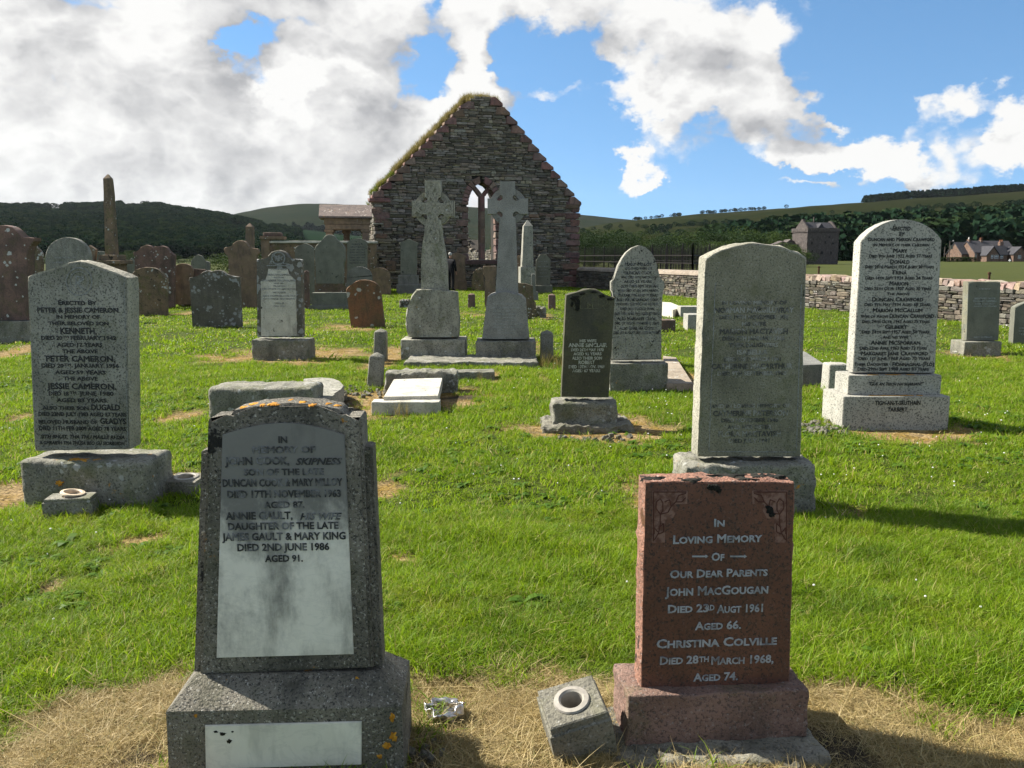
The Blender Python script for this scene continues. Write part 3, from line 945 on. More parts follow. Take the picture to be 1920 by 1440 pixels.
# --- tilted flower-holder block between the two front memorials
def flower_block(label, px, py, yaw, w, d, h, tilt, hole, ring, mat='concrete', ringmat='plastic_ring', ring_off=(0, 0, 0, 0)):
    r = empty('flower_holder', gnd(px, py), rad(yaw))
    tag(r, label, 'flower holder')
    bm = bmesh.new()
    n = 24
    # block: sides, stepped top lip, top with a round hole and its shaft
    def ring4(x, y, z):
        return [bm.verts.new(p) for p in ((-x, -y, z), (x, -y, z), (x, y, z), (-x, y, z))]
    k = .93
    rr = [ring4(w / 2, d / 2, -.05), ring4(w / 2, d / 2, h * .80), ring4(w / 2 * k, d / 2 * k, h * .83), ring4(w / 2 * k, d / 2 * k, h - .004), ring4(w / 2 * k - .004, d / 2 * k - .004, h)]
    for a, b in zip(rr, rr[1:]):
        for i in range(4):
            bm.faces.new((a[i], a[(i + 1) % 4], b[(i + 1) % 4], b[i]))
    c1 = [bm.verts.new((hole * math.cos(2 * math.pi * i / n), hole * math.sin(2 * math.pi * i / n), h)) for i in range(n)]
    top = rr[-1]
    q = n // 4
    for i in range(4):
        # corner i covers arc between its neighbours
        ang0 = [5, 7, 1, 3][i] * n // 8
        arc = [c1[(ang0 + j - q // 2) % n] for j in range(q + 1)]
        for j in range(q):
            bm.faces.new((top[i], arc[j + 1], arc[j]))
        bm.faces.new((top[i], top[(i + 1) % 4], arc[-1]))
    c2 = [bm.verts.new((v.co.x, v.co.y, h * .25)) for v in c1]
    for i in range(n):
        bm.faces.new((c1[i], c1[(i + 1) % n], c2[(i + 1) % n], c2[i]))
    bm.faces.new(c2)
    bm.normal_update()
    me = bpy.data.meshes.new('block')
    bmesh.ops.recalc_face_normals(bm, faces=bm.faces[:])
    bm.to_mesh(me)
    bm.free()
    blk = link('block', me, mat, r, 30)
    bm = bmesh.new()
    prof = [(hole - .004, h * .35), (hole - .004, h + .004), (hole + .002, h + .010), (ring, h + .008), (ring + .003, h + .002), (hole + .004, h + .001)]
    vv = [[bm.verts.new((a * math.cos(2 * math.pi * i / 32), a * math.sin(2 * math.pi * i / 32), b)) for i in range(32)] for a, b in prof]
    for a, b in zip(vv, vv[1:]):
        for i in range(32):
            bm.faces.new((a[i], a[(i + 1) % 32], b[(i + 1) % 32], b[i]))
    rg = link('liner_ring', from_bm(bm), ringmat, r, 40)
    rg.location = ring_off[:3]
    rg.rotation_euler = (0, ring_off[3], 0)
    r.rotation_euler = (tilt[0], tilt[1], rad(yaw))
    c = gnd(px, py)
    FOOT.append((c.x, c.y, rad(yaw), w / 2, d / 2))
    return r


fbk = flower_block('tilted square concrete flower holder with a cream ring between the foreground memorials', 1086, 1390, 9, .205, .19, .165, (rad(13), rad(-13), 0), .040, .057)
fbk.location.z = .012
flower_block('small lichened flower holder with a loose ring by the left granite base', 136, 964, 8, .29, .155, .12, (0, 0, 0), .052, .070, 'granite_base', 'ring_orange', (-.012, .012, .014, .16))
flower_block('small stone flower holder half hidden behind the foreground memorial on the left', 352, 925, -6, .24, .22, .115, (rad(3), 0, 0), .06, .08)

# --- crushed metal flower container
r = empty('crushed_container', gnd(835, 1352), rad(15))
tag(r, 'crushed silver metal flower container lying on the dead grass', 'container')
bm = bmesh.new()
nseg, rows_ = 40, 12
grid = []
for j in range(rows_ + 1):
    row = []
    t = j / rows_
    for i in range(nseg):
        a = 2 * math.pi * i / nseg
        p = Vector((math.cos(a), math.sin(a), t * 1.2))
        nn = mnoise.noise_vector(p * 1.9 + Vector((4, 2, 7)))
        n3 = mnoise.noise_vector(p * 4.5)
        R_ = .058 * (1 + .42 * nn.x + .16 * n3.x) * (.35 + .65 * min(1, t * 2.2))
        row.append(bm.verts.new((R_ * math.cos(a) * 1.12, R_ * math.sin(a) * .8, .006 + t * .055 + .022 * nn.z * t + .009 * n3.z)))
    grid.append(row)
for a, b in zip(grid, grid[1:]):
    for i in range(nseg):
        bm.faces.new((a[i], a[(i + 1) % nseg], b[(i + 1) % nseg], b[i]))
bm.faces.new(grid[0][::-1])
o = link('crumpled_shell', from_bm(bm), 'silver_metal', r, 50)
sm = o.modifiers.new('thickness', 'SOLIDIFY')
sm.thickness = .0025
bm = bmesh.new()
for i in range(24):
    for j in range(8):
        a, b = 2 * math.pi * i / 24, 2 * math.pi * j / 8
        bm.verts.new(((.020 + .004 * math.cos(b)) * math.cos(a), .004 * math.sin(b), (.020 + .004 * math.cos(b)) * math.sin(a)))
bm.verts.ensure_lookup_table()
for i in range(24):
    for j in range(8):
        bm.faces.new([bm.verts[k] for k in (i * 8 + j, ((i + 1) % 24) * 8 + j, ((i + 1) % 24) * 8 + (j + 1) % 8, i * 8 + (j + 1) % 8)])
o = link('rim_ring', from_bm(bm), 'silver_metal', r, 60)
o.location = (.012, -.044, .026)
o.rotation_euler = (rad(20), rad(8), rad(12))

# --- grey granite headstone, left
r, f = stone('headstone', 'grey granite headstone with a low pointed top and black lettering at left', 152, 952, -3.0)
C1 = (0, 470, 2.716)
base_box(r, f, 34, 271, 864, 952, .40, 'granite_base', rough=.009, bevel=.035, cuts=9, seed=1)
hs = [(65.5, 845.5), (52, 519), (72, 511), (100, 503), (125, 494), (147, 489), (170, 494), (200, 505), (225, 514), (239, 520), (244, 842)]
simple_slab(r, f, hs, .10, .145, 'granite_hewn', 'headstone', .006, .011, 5)
me = prism(f.poly([(66.5, 844), (54, 520), (147, 491.5), (237, 521), (242.5, 841)], .0965), .0965, .12, .003)
link('dressed_face', me, 'granite', r, 30)
ml = [(149 + 24 * math.cos(2 * math.pi * i / 40), 528 + 26 * math.sin(2 * math.pi * i / 40)) for i in range(41)]
ml2 = [(149 + 17 * math.cos(2 * math.pi * i / 40), 528 + 19 * math.sin(2 * math.pi * i / 40)) for i in range(41)]
flat_piece(r, f, stroke(ml, 2.2) + stroke(ml2, 1.2), .0965, 'carved_granite', 'medallion', (0, 0, 1), .002)
mono = []
for c_ in ([(143, 517), (143, 541)], [(143, 517), (153, 521), (153, 527), (143, 530)], [(157, 519), (149, 524), (148, 536), (157, 541)], [(141, 534), (158, 523)]):
    mono += stroke(c_, 2.2)
flat_piece(r, f, mono, .0965, 'carved_granite', 'monogram', (0, 0, 1), .002)
flat_piece(r, f, stroke([(233, 530), (240, 835)], 1.2) + stroke([(74, 838), (240, 836)], 1.0), .0965, 'carved_granite', 'margin_line', (0, 0, 1), .0015)
inscribe(r, f, [('Erected By', 395, 263, 197, 24), ('PETER & JESSIE CAMERON', 397, 301, 413, 26), ('IN MEMORY OF', 399, 336, 222, 19), ('THEIR BELOVED SON', 400, 369, 307, 19), ('KENNETH,', 400, 407, 185, 32),
                ('DIED 20', 264, 443, 108, 21), ('TH', 335, 439, 30, 12), ('FEBRUARY 1942', 476, 443, 232, 21), ('AGED 17 YEARS', 406, 478, 232, 20), ('THE ABOVE', 408, 511, 182, 20), ('PETER CAMERON,', 411, 548, 352, 30), ('DIED 20', 268, 584, 112, 21), ('TH', 345, 580, 34, 13), ('JANUARY 1956', 492, 584, 230, 21),
                ('AGED 59 YEARS', 410, 618, 258, 20), ('THE ABOVE', 411, 650, 175, 20), ('JESSIE CAMERON.', 416, 688, 352, 30), ('DIED 18', 300, 726, 102, 21), ('TH', 372, 722, 34, 13), ('JUNE 1980', 492, 726, 175, 21), ('AGED 83 YEARS.', 420, 760, 262, 20),
                ('ALSO THEIR SON', 334, 799, 235, 19), ('DUGALD', 538, 796, 146, 30), ('DIED 22ND JULY 1983 AGED 57 YEARS', 421, 830, 448, 20), ('BELOVED HUSBAND OF', 347, 870, 300, 19), ('GLADYS', 576, 866, 132, 30), ('DIED 11TH FEB 2009 AGED 78 YEARS', 421, 902, 442, 21),
                ('SITH BHUIT, THA THU MAILLE RI DIA', 421, 945, 428, 19, .25), ('A GHRAIDH THA THUSA BEO GU SIORRUIDH', 418, 976, 436, 18, .25)], 'black_letter', .0965, C1)

zt = f.uv(150, 866)[1]
for k, (x, ru, rv) in enumerate(((100, .05, .03), (125, .09, .045), (150, .08, .035), (172, .05, .03), (208, .03, .02))):
    blotch(r, (f.uv(x, 858)[0], .06, zt - .0015), ru * .8, rv * .9, 'lichen_orange', 'lichen_patch', True, k + 80, .004)
blotch(r, (f.uv(113, 906)[0], -.006, f.uv(113, 906)[1]), .025, .02, 'lichen_orange', 'lichen_patch', False, 90, .006)

# --- big grey stone behind the red granite one
r, f = stone('headstone', 'large grey granite headstone with rough sides and worn lettering behind the red granite one', 1410, 968, 3.0)
C4 = (1240, 440, 2.666)
base_box(r, f, 1287, 1534, 874, 968, .36, 'granite_base', rough=.016, bevel=.02, cuts=9, seed=8)
hs = crop([(180, 1108), (221, 118), (262, 92), (300, 76), (400, 47), (470, 43), (540, 48), (600, 62), (690, 92), (725, 116), (695, 1110)], *C4)
simple_slab(r, f, hs, .10, .15, 'granite_hewn', 'headstone', .006, .014, 21)
me = prism(f.poly(crop([(184, 1106), (225, 128), (300, 84), (400, 55), (470, 51), (540, 56), (600, 70), (690, 100), (721, 124), (692, 1108)], *C4), .0965), .0965, .13, .003)
link('dressed_face', me, 'granite_green', r, 30)
flat_piece(r, f, stroke([(238, 1080), (268, 270), (275, 235)], 4) + stroke([(675, 1080), (700, 250)], 4) + stroke([(238, 1084), (675, 1086)], 4), .0965, 'carved_granite', 'margin_line', C4, .0015)
inscribe(r, f, [('IN LOVING MEMORY OF', 465, 340, 325, 19), ('NORMAN MACGILLIVRAY', 465, 377, 395, 27), ('DIED 19TH NOVEMBER 1950', 463, 412, 345, 21), ('HIS WIFE', 463, 446, 120, 21), ('MARION MACTAVISH', 462, 483, 340, 28),
                ('DIED 5TH JANUARY 1965', 460, 518, 310, 21), ('THEIR DAUGHTERS', 460, 552, 245, 21), ('ISABELLA', 455, 587, 155, 25), ('DIED 31ST MARCH 1941', 455, 623, 285, 20), ('CATHERINE MACARTHUR', 453, 658, 405, 27),
                ('DIED 9TH SEPTEMBER 1960', 452, 694, 345, 20), ('AND IN LOVING MEMORY OF', 445, 857, 395, 19), ('CATHERINE PATERSON', 445, 893, 375, 27), ('DIED NOVEMBER 1940', 442, 928, 285, 20), ('AND HER SISTER', 440, 962, 222, 20),
                ('FLORA MACTAVISH', 440, 996, 312, 27), ('DIED JULY 1941', 438, 1030, 205, 20)], 'worn_letter', .0965, C4)

# --- pale granite stone with the round top, right
r, f = stone('headstone', 'tall pale granite headstone with a rounded top and long black inscription at right', 1680, 806.5, 1.0)
C5 = (1520, 400, 3.35)
base_box(r, f, 1582, 1782, 744, 806.5, .50, 'granite_pale', bevel=.005, seed=2)
(x0, z1), (x1, _), (_, z0) = f.uv(1591.5, 704, .10), f.uv(1766, 704, .10), f.uv(1680, 737, .10)
link('plinth', boxm(x0, x1, .10, .42, z0 - .02, z1, .005), 'granite_pale', r, 35)
hs = crop([(265, 997), (315, 180), (355, 132), (400, 95), (450, 67), (500, 48), (545, 39), (590, 37), (635, 43), (680, 56), (725, 76), (765, 103), (800, 135), (823, 168), (780, 1004)], *C5)
simple_slab(r, f, hs, .17, .16, 'granite_pale', 'headstone', .005)
inscribe(r, f, [('Erected', 570, 92, 115, 30, .15), ('by', 573, 127, 38, 28, .15), ('Duncan and Marion Crawford', 570, 162, 418, 25), ('In Memory of their Children', 570, 197, 350, 20), ('Mary', 563, 233, 90, 27), ('Died 8th June 1922 Aged 17 Years', 565, 267, 395, 21),
                ('Donald', 560, 302, 122, 27), ('Died 28th March 1924 Aged 20 Years', 558, 335, 430, 21), ('Trina', 557, 370, 95, 27), ('Died 14th Sept 1924 Aged 24 Years', 553, 405, 420, 21), ('Marion', 553, 439, 118, 27),
                ('Died 25th Octr 1927 Aged 30 Years', 549, 472, 420, 21), ('The Above', 549, 505, 145, 18), ('Duncan Crawford', 546, 539, 322, 27), ('Died 9th May 1934 Aged 68 Years', 544, 572, 413, 21), ('Marion McCallum', 546, 607, 312, 27),
                ('Wife of Above', 400, 646, 175, 19), ('Duncan Crawford', 635, 643, 280, 27), ('Died 24th Octr 1943 Aged 75 Years', 535, 679, 425, 21), ('Gilbert', 537, 711, 142, 27), ('Died 24th Sept 1957 Aged 56 Years', 533, 744, 422, 21),
                ('And his Wife', 532, 777, 162, 20), ('Annie McSporran', 532, 811, 312, 27), ('Died 22nd April 1963 Aged 72 Years', 519, 846, 422, 21), ('Margaret Jane Crawford', 527, 879, 420, 25), ('Died 1st June 1968 Aged 70 Years', 525, 911, 450, 21),
                ('Their Daughter', 381, 947, 215, 20), ('Fionnaghal (Flo)', 644, 946, 262, 26), ('Died 29th Sept 1988 Aged 81 Years', 518, 977, 448, 22)], 'black_letter', .17, C5)
zt = f.uv(1680, 744)[1]
for k, (x, ru) in enumerate(((1665, .06), (1685, .09), (1705, .07), (1642, .04), (1730, .03))):
    blotch(r, (f.uv(x, 740)[0], .06, zt + .001), ru, .025, 'lichen_orange', 'lichen_patch', True, k + 100, .003)
zt = f.uv(1680, 704, .10)[1]
for k, (x, ru) in enumerate(((1640, .05), (1674, .06), (1682, .05), (1710, .04))):
    blotch(r, (f.uv(x, 702, .1)[0], .135, zt + .001), ru, .02, 'lichen_orange', 'lichen_patch', True, k + 110, .003)
inscribe(r, f, [('"Gus an teich na sgailian!"', 537, 1070, 345, 22, .25)], 'black_letter', .10, C5)
inscribe(r, f, [('TIGH-AN-T-SRUTHAIN', 547, 1190, 285, 27), ('TARBERT', 545, 1231, 125, 27)], 'black_letter', 0.0, C5)

# --- green slate stone on a rough base, centre right
r, f = stone('headstone', 'narrow dark green slate headstone with a curved top right of the crosses', 1098, 806, 2.0)
C6 = (1000, 440, 3.6)
base_box(r, f, 1037, 1159, 755, 806, .34, 'granite_base', rough=.02, bevel=.03, cuts=7, seed=4)
(x0, _), (x1, _) = f.uv(1021, 815, -.08), f.uv(1186, 815, -.08)
link('footing', boxm(x0, x1, -.09, .46, -.08, .055, .02, .03, 8, 9), 'concrete', r, 35)
foot(f, x0, x1, -.09, .46)
hs = crop([(190, 1094), (222, 408), (255, 400), (300, 388), (340, 372), (380, 366), (420, 372), (455, 387), (490, 410), (520, 420), (550, 424), (508, 1099)], *C6)
simple_slab(r, f, hs, .09, .11, 'slate_green', 'headstone', .005, .008, 31)
flat_piece(r, f, stroke([(318, 500), (322, 425), (350, 400), (385, 392), (415, 400), (440, 425), (438, 498), (318, 500)], 4) + stroke([(455, 440), (480, 430), (505, 445), (490, 475), (465, 480), (490, 510)], 5) + stroke([(470, 455), (520, 450), (500, 500), (520, 530)], 4)
           + stroke([(250, 440), (280, 430), (295, 455), (270, 480), (285, 510)], 5), .088, 'carved_slate', 'carving', C6, .002)
inscribe(r, f, [('M', 383, 475, 42, 40)], 'carved_slate', .088, C6, 'monogram')
inscribe(r, f, [('HIS WIFE', 370, 716, 115, 20), ('ANNIE SINCLAIR', 368, 745, 262, 27), ('DIED 26TH MAY 1970', 365, 777, 220, 20), ('AGED 92 YEARS', 365, 804, 190, 20), ('ALSO THEIR SON', 362, 833, 203, 21), ('ROBERT', 360, 861, 110, 25), ('DIED 10TH NOV. 1969', 360, 891, 242, 21), ('AGED 67 YEARS', 357, 918, 190, 20)], 'pale_letter', .088, C6)

for k, (x, y, ru, rv) in enumerate(((275, 432, .028, .03), (298, 465, .022, .045), (297, 503, .018, .018), (335, 398, .03, .012), (405, 388, .035, .010), (462, 415, .03, .014), (515, 437, .03, .010), (262, 470, .012, .02), (290, 425, .03, .02))):
    u, z = f.uv(1000 + x / 3.6, 440 + y / 3.6, .088)
    blotch(r, (u, .0885, z), ru, rv, 'moss_black', 'moss_patch', False, k + 130, .006)

# --- grey stone with a round head and shoulders
r, f = stone('headstone', 'speckled grey headstone with a round head and notched shoulders behind the green slate', 1199, 734, 2.0)
base_box(r, f, 1144, 1253, 682, 734, .42, 'granite_base', rough=.006, bevel=.01, cuts=6, seed=12)
hs = crop([(525, 850), (542, 402), (527, 374), (527, 318), (552, 300), (558, 262), (572, 212), (600, 160), (630, 120), (670, 88), (715, 72), (760, 86), (798, 120), (824, 165), (840, 218), (847, 285), (886, 318), (886, 362), (866, 392), (866, 844)], *C6)
simple_slab(r, f, hs, .10, .14, 'granite_spot', 'headstone', .012)
inscribe(r, f, [('Mary Milloy', 710, 197, 185, 25), ('BELOVED WIFE OF', 712, 228, 175, 16), ('DUNCAN COOK', 710, 257, 185, 22), ('WHO DIED 13TH MARCH 1910', 710, 287, 240, 17), ('AGED 65 YEARS', 705, 316, 190, 19), ('ALSO THEIR SON DUNCAN', 715, 346, 250, 20),
                ('WHO DIED AT SEA 24TH MARCH', 705, 377, 270, 17), ('7TH JUNE 1916, AGED 39 YEARS', 705, 408, 270, 17), ('Also Above Duncan Cook', 705, 437, 290, 23), ('WHO DIED 21ST DEC. 1929 AGED 82', 700, 468, 285, 17), ('THEIR SON DUGALD JOHN', 700, 500, 230, 17),
                ('DIED 13TH APRIL 1945 AGED 57 YEARS', 700, 533, 305, 18), ('Also Margaret Cook', 697, 566, 265, 23), ('DIED 1ST MARCH 1958 AGED 77 YEARS', 700, 597, 300, 17), ('Also Barbara Cook', 700, 630, 240, 23), ('DIED 1ST AUGUST 1975 AGED 86 YEARS', 697, 662, 310, 18)], 'speck_letter', .10, C6)

# --- marble-faced stone with a carved round crest, left of the crosses
r, f = stone('headstone', 'headstone with a white marble face and carved round crest left of the crosses', 525, 674, -2.0)
C7 = (340, 420, 4.364)
base_box(r, f, 471, 578, 637, 674, .40, 'granite_base', rough=.014, bevel=.02, cuts=7, seed=5)
hs = crop([(622, 926), (617, 290), (640, 286), (700, 285), (712, 255), (735, 230), (765, 218), (795, 214), (825, 220), (852, 236), (872, 262), (884, 285), (960, 288), (982, 294), (992, 926)], *C7)
simple_slab(r, f, hs, .09, .14, 'grey_lichen', 'headstone', .012, .006, 41)
pn = crop([(652, 918), (650, 468), (688, 460), (704, 412), (712, 366), (870, 366), (882, 412), (935, 460), (947, 915)], *C7)
me = prism(f.poly(pn, .084), .084, .10, .003)
link('marble_panel', me, 'marble_worn', r, 40)
crest = stroke([(795 + 52 * math.cos(2 * math.pi * i / 24), 280 + 50 * math.sin(2 * math.pi * i / 24)) for i in range(25)], 12) + stroke([(760, 270), (795, 305), (830, 262)], 9) + stroke([(770, 300), (800, 255), (826, 296)], 8) + stroke([(700, 340), (890, 340)], 10) + stroke([(720, 322), (870, 322)], 6)
flat_piece(r, f, crest, .085, 'carved_granite', 'crest_carving', C7, .006)
inscribe(r, f, [('IN LOVING MEMORY', 800, 371, 140, 12), ('OF', 800, 392, 24, 10), ('DUNCAN CAMPBELL', 802, 415, 195, 16), ('HIS WIFE', 800, 437, 80, 12), ('CATHERINE MACFARLANE', 795, 462, 280, 16), ('DIED 1891', 800, 485, 80, 12), ('DUNCAN', 800, 508, 90, 14), ('DIED 4TH JUNE 1901 AGED 30 YEARS', 800, 530, 270, 12),
                ('THEIR DAUGHTER', 800, 560, 110, 14), ('JESSIE CAMPBELL DIED 1920', 800, 588, 270, 12), ('CATHERINE ANDERSON', 800, 612, 260, 13), ('CHARLES', 800, 648, 85, 14), ('DIED 1924', 800, 672, 90, 13)], 'grey_letter', .084, C7)

# --- the two Celtic crosses on one kerb
def celtic_cross(label, base_px, base_y, mat, cc, arm_w, head, shaft, plinth, bl, br, yaw, th=.26, relief=False):
    r, f = stone('celtic_cross', label, base_px, base_y, yaw, 'cross')
    base_box(r, f, bl, br, 637 if relief else 640, base_y, .62, 'granite_base' if not relief else mat, rough=.006, bevel=.015, cuts=6, seed=bl)
    me = prism(f.poly(plinth, .09), .09, .50, .02, .012 if relief else .004, .08, 3, bl)
    link('plinth', me, 'cross_stone' if relief else 'granite_blue', r, 22)
    off = .17
    cx, cy = cc
    a = arm_w
    (hl, hr, ht) = head
    # one outline: shaft, arms and top with round armpits
    def pit(sx, sy):
        pts = [(a, 22), (a - 4.5, 19.5), (a - 5.5, 15.5), (a - 3.5, 12), (a + .5, 10), (a + 4.5, 10.5), (22, a)]
        return [(cx + sx * x, cy + sy * y) for x, y in pts]
    L, R_ = [p for p in shaft if p[0] < cx], [p for p in shaft if p[0] > cx]
    L.sort(key=lambda p: -p[1])
    R_.sort(key=lambda p: p[1])
    out = L + pit(-1, 1) + [(hl, cy + a), (hl, cy - a)] + pit(-1, -1)[::-1] + [(cx - a, ht), (cx + a - 1, ht)] + pit(1, -1) + [(hr, cy - a), (hr, cy + a)] + pit(1, 1)[::-1] + R_
    me = prism(f.poly(out, off), off, off + th, .010, .006 if relief else 0, .06, 2, bl)
    link('cross_shaft', me, mat, r, 35)
    # ring quadrants
    for q in range(4):
        a0 = math.pi / 2 * q
        pts = [(cx + 35 * math.cos(a0 + math.pi / 2 * i / 8), cy - 35 * math.sin(a0 + math.pi / 2 * i / 8)) for i in range(9)] + \
              [(cx + 24.5 * math.cos(a0 + math.pi / 2 * i / 8), cy - 24.5 * math.sin(a0 + math.pi / 2 * i / 8)) for i in range(8, -1, -1)]
        me = prism(f.poly(pts, off + .05), off + .05, off + th - .05, .004)
        link('ring', me, mat, r, 35)
    return r, f


r, f = celtic_cross('lichened Celtic cross with carved knotwork on a rough plinth, left one of the pair', 812, 677, 'cross_stone', (811.5, 391), 15, (772, 851, 338),
                    [(797, 412), (795, 440), (792, 455), (790, 480), (789, 510), (790, 546), (827, 412), (829, 445), (834, 470), (838, 500), (839, 546)],
                    crop([(548, 404), (525, 300), (530, 200), (575, 60), (610, 17), (740, 12), (945, 37), (950, 180), (962, 250), (955, 402)], 640, 540, 4.364), 751, 872, 0, relief=True)
kn = []
for (ox, oy, sx, sy) in ((811.5, 391, 11, 11), (788, 391, 13, 10), (836, 391, 13, 10), (812, 362, 9, 15), (812, 420, 10, 14), (812, 444, 11, 12)):
    kn += stroke([(ox + sx * math.sin(2 * t), oy + sy * math.sin(3 * t + .5)) for t in np.linspace(0, 2 * math.pi, 41)], 2.6)
kn += stroke([(774.5, 378), (774.5, 404)], 2) + stroke([(849, 378), (849, 404)], 2) + stroke([(799, 341), (824, 341)], 2)
flat_piece(r, f, kn, .17, 'cross_relief', 'knotwork', (0, 0, 1), .016)
r, f = celtic_cross('plain blue-grey granite Celtic cross on an inscribed plinth, right one of the pair', 949, 679, 'granite_blue', (952, 386.5), 14.5, (914, 990, 340),
                    [(938, 408), (936, 420), (933, 480), (929, 552), (967, 408), (968, 440), (970, 500), (972, 552)],
                    crop([(1150, 418), (1195, 75), (1225, 52), (1260, 40), (1330, 34), (1400, 38), (1480, 60), (1510, 90), (1540, 418)], 640, 540, 4.364), 892, 1005, 0)
C8 = (640, 540, 4.364)
inscribe(r, f, [('IN LOVING MEMORY OF', 1340, 130, 200, 13), ('CAPTAIN ARCHIBALD', 1335, 160, 240, 15), ('DIED AT TARBERT 1901', 1335, 188, 190, 12), ('ALSO HIS BELOVED WIFE', 1335, 213, 200, 12), ('MARY MACALISTER', 1340, 240, 150, 12), ('ALSO HIS DAUGHTER', 1350, 266, 190, 13), ('ARCHIBALD MACALISTER', 1365, 294, 250, 17), ('WHO DIED AT SKIPNESS', 1355, 320, 240, 13), ('AGED 70 YEARS', 1350, 344, 150, 13), ('UNTIL HE COME', 1350, 366, 150, 12)], 'faint_letter', .09, C8)
r, f = stone('kerb_step', 'long low mossy stone step under the pair of Celtic crosses', 880, 690, 0, 'kerb')
me = boxm(f.uv(757, 690)[0], f.uv(1008, 690)[0], 0, .95, -.06, .085, .02, .02, 10, 15)
link('step_slab', me, 'granite_base', r, 35)
foot(f, f.uv(757, 690)[0], f.uv(1008, 690)[0], 0, .95)


# --- small posts, kerb blocks and fallen pieces
def post(label, l, r_, yt, yb, cap, mat, yaw=0, lean=0.0, depth=None, D=None, group=None):
    c = (l + r_) / 2
    rr, f = stone('kerb_post', label, c, yb, yaw, 'post', group)
    w = f.uv(r_, yb)[0] - f.uv(l, yb)[0]
    z1, z2 = f.uv(c, yt + cap)[1], f.uv(c, yt)[1]
    d = depth or w
    bm = bmesh.new()
    rr4 = []
    for (k, z) in ((1.0, -.06), (.93, z1), (.80, z1 + (z2 - z1) * .35), (.10, z2)):
        rr4.append([bm.verts.new((sx * w / 2 * k, d / 2 + sy * d / 2 * k, z)) for sx, sy in ((-1, -1), (1, -1), (1, 1), (-1, 1))])
    for a, b in zip(rr4, rr4[1:]):
        for i in range(4):
            bm.faces.new((a[i], a[(i + 1) % 4], b[(i + 1) % 4], b[i]))
    bm.faces.new(rr4[-1])
    bmesh.ops.bevel(bm, geom=bm.edges[:], offset=.008, segments=1, affect='EDGES')
    o = link('post_shaft', from_bm(bm), mat, rr, 30)
    o.rotation_euler = (0, lean, 0)
    foot(f, -w / 2, w / 2, 0, d)
    return rr


post('leaning square grey post with a worn top in front of the crosses', 687, 715, 662, 728, 9, 'granite_base', 0, .09)
post('square grey post with a pyramid top left of the pair of crosses', 700, 724, 617, 676, 7, 'granite_base', 0, .03)
post('square grey post with a pyramid top right of the pair of crosses', 1013, 1038, 620, 676, 7, 'granite_base')
post('short brown stone post on the lawn between the two crosses', 877, 891, 550, 579, 3, 'sandstone')
post('short brown stone post on the lawn near the chapel corner', 1028, 1042, 551, 580, 3, 'sandstone')


def block(name, label, l, r_, yt, yb, depth, mat, yaw=0, rough=.01, bevel=.015, cat='stone block', tilt=None, cuts=6):
    rr, f = stone(name, label, (l + r_) / 2, yb, yaw, cat)
    o, _ = base_box(rr, f, l, r_, yt, yb, depth, mat, 'block', bevel, rough, seed=l, cuts=cuts)
    if tilt:
        o.rotation_euler = tilt
    return rr, f


block('stone_block', 'long low grey stone plinth block with a sloped lichened top behind the foreground memorial', 387, 586, 727, 794, .48, 'granite_base', -1, .012, .05, cuts=10)
block('stone_block', 'rough lichened stone block lying behind the fallen white marble slab', 722, 857, 699, 735, .34, 'granite_base', 2, .025, .03, cuts=8)
block('stone_slab', 'low flat stone slab lying in front of the pair of crosses', 822, 928, 698, 711, .30, 'granite_base', 3, .01, .012)


def lying(name, label, pts, z, thick, mat, cat='fallen headstone', text=None, part='slab'):
    g_ = [gnd(x, y, z) for x, y in pts]
    c = sum(g_, Vector()) / len(g_)
    rr = empty(name, (c.x, c.y, 0))
    tag(rr, label, cat)
    P = [(p.x - c.x, p.y - c.y) for p in g_]
    me = prism(P, 0, thick, .006)
    # prism stands in x-z: lay it down
    for v in me.vertices:
        x, y, zz = v.co
        v.co = (x, zz, z - y)
    me.flip_normals()
    o = link(part, me, mat, rr, 35)
    xs_, ys_ = [p[0] for p in P], [p[1] for p in P]
    FOOT.append((c.x, c.y, 0, (max(xs_) - min(xs_)) / 2 * .9, (max(ys_) - min(ys_)) / 2 * .9))
    return rr, c


lying('fallen_headstone', 'fallen grey headstone with a rounded outline lying beside the long plinth block', [(569, 710), (603, 707.6), (622, 709), (637, 714), (645, 723), (640, 730), (625, 738), (629, 739), (612, 751), (589, 750), (588, 727)], .20, .17, 'granite_spot')
rr, c = lying('fallen_headstone', 'fallen white marble headstone lying tilted on the dead grass in front of the crosses', [(719, 744), (738, 711), (830, 708), (822, 742)], .17, .10, 'marble_worn', part='marble_slab')
P0 = gnd(762, 778)
f = Face(762, 778, 1.0)
o, _ = base_box(rr, f, 696, 824, 754, 778, .19, 'marble_worn', 'marble_base', .006, .004, seed=2, sink=.04)
o.location = f.P - Vector((c.x, c.y, 0))
o.rotation_euler = (0, 0, f.yaw)
lines_ = []
lying('ledger_stone', 'flat red sandstone ledger lying right of the round-headed grey stone', [(1243, 667), (1268, 670), (1300, 719), (1250, 719)], .10, .10, 'red_cope', 'ledger stone')
lying('ledger_stone', 'flat pale stone ledger on the far lawn below the boundary wall', [(1241, 566), (1258, 567), (1280, 576), (1262, 581), (1238, 577)], .22, .22, 'marble_worn', 'ledger stone')
block('kerb_block', 'small grey kerb block on the far lawn nearest the tall grey headstone', 1290, 1318, 590, 621, .5, 'granite_pale', 0, .004, .01)
block('kerb_block', 'grey kerb block behind another on the far lawn, below the boundary wall', 1276, 1320, 575, 597, .5, 'granite_pale', 0, .004, .01)
block('kerb_block', 'low dark brown kerb block on the far lawn beside the round-headed stone', 1236, 1267, 600, 622, .35, 'sandstone', 0, .006, .01)
block('rubble_stone', 'broken low stone on the lawn right of the plain cross', 998, 1024, 576, 596, .4, 'granite_base', 8, .05, .06)
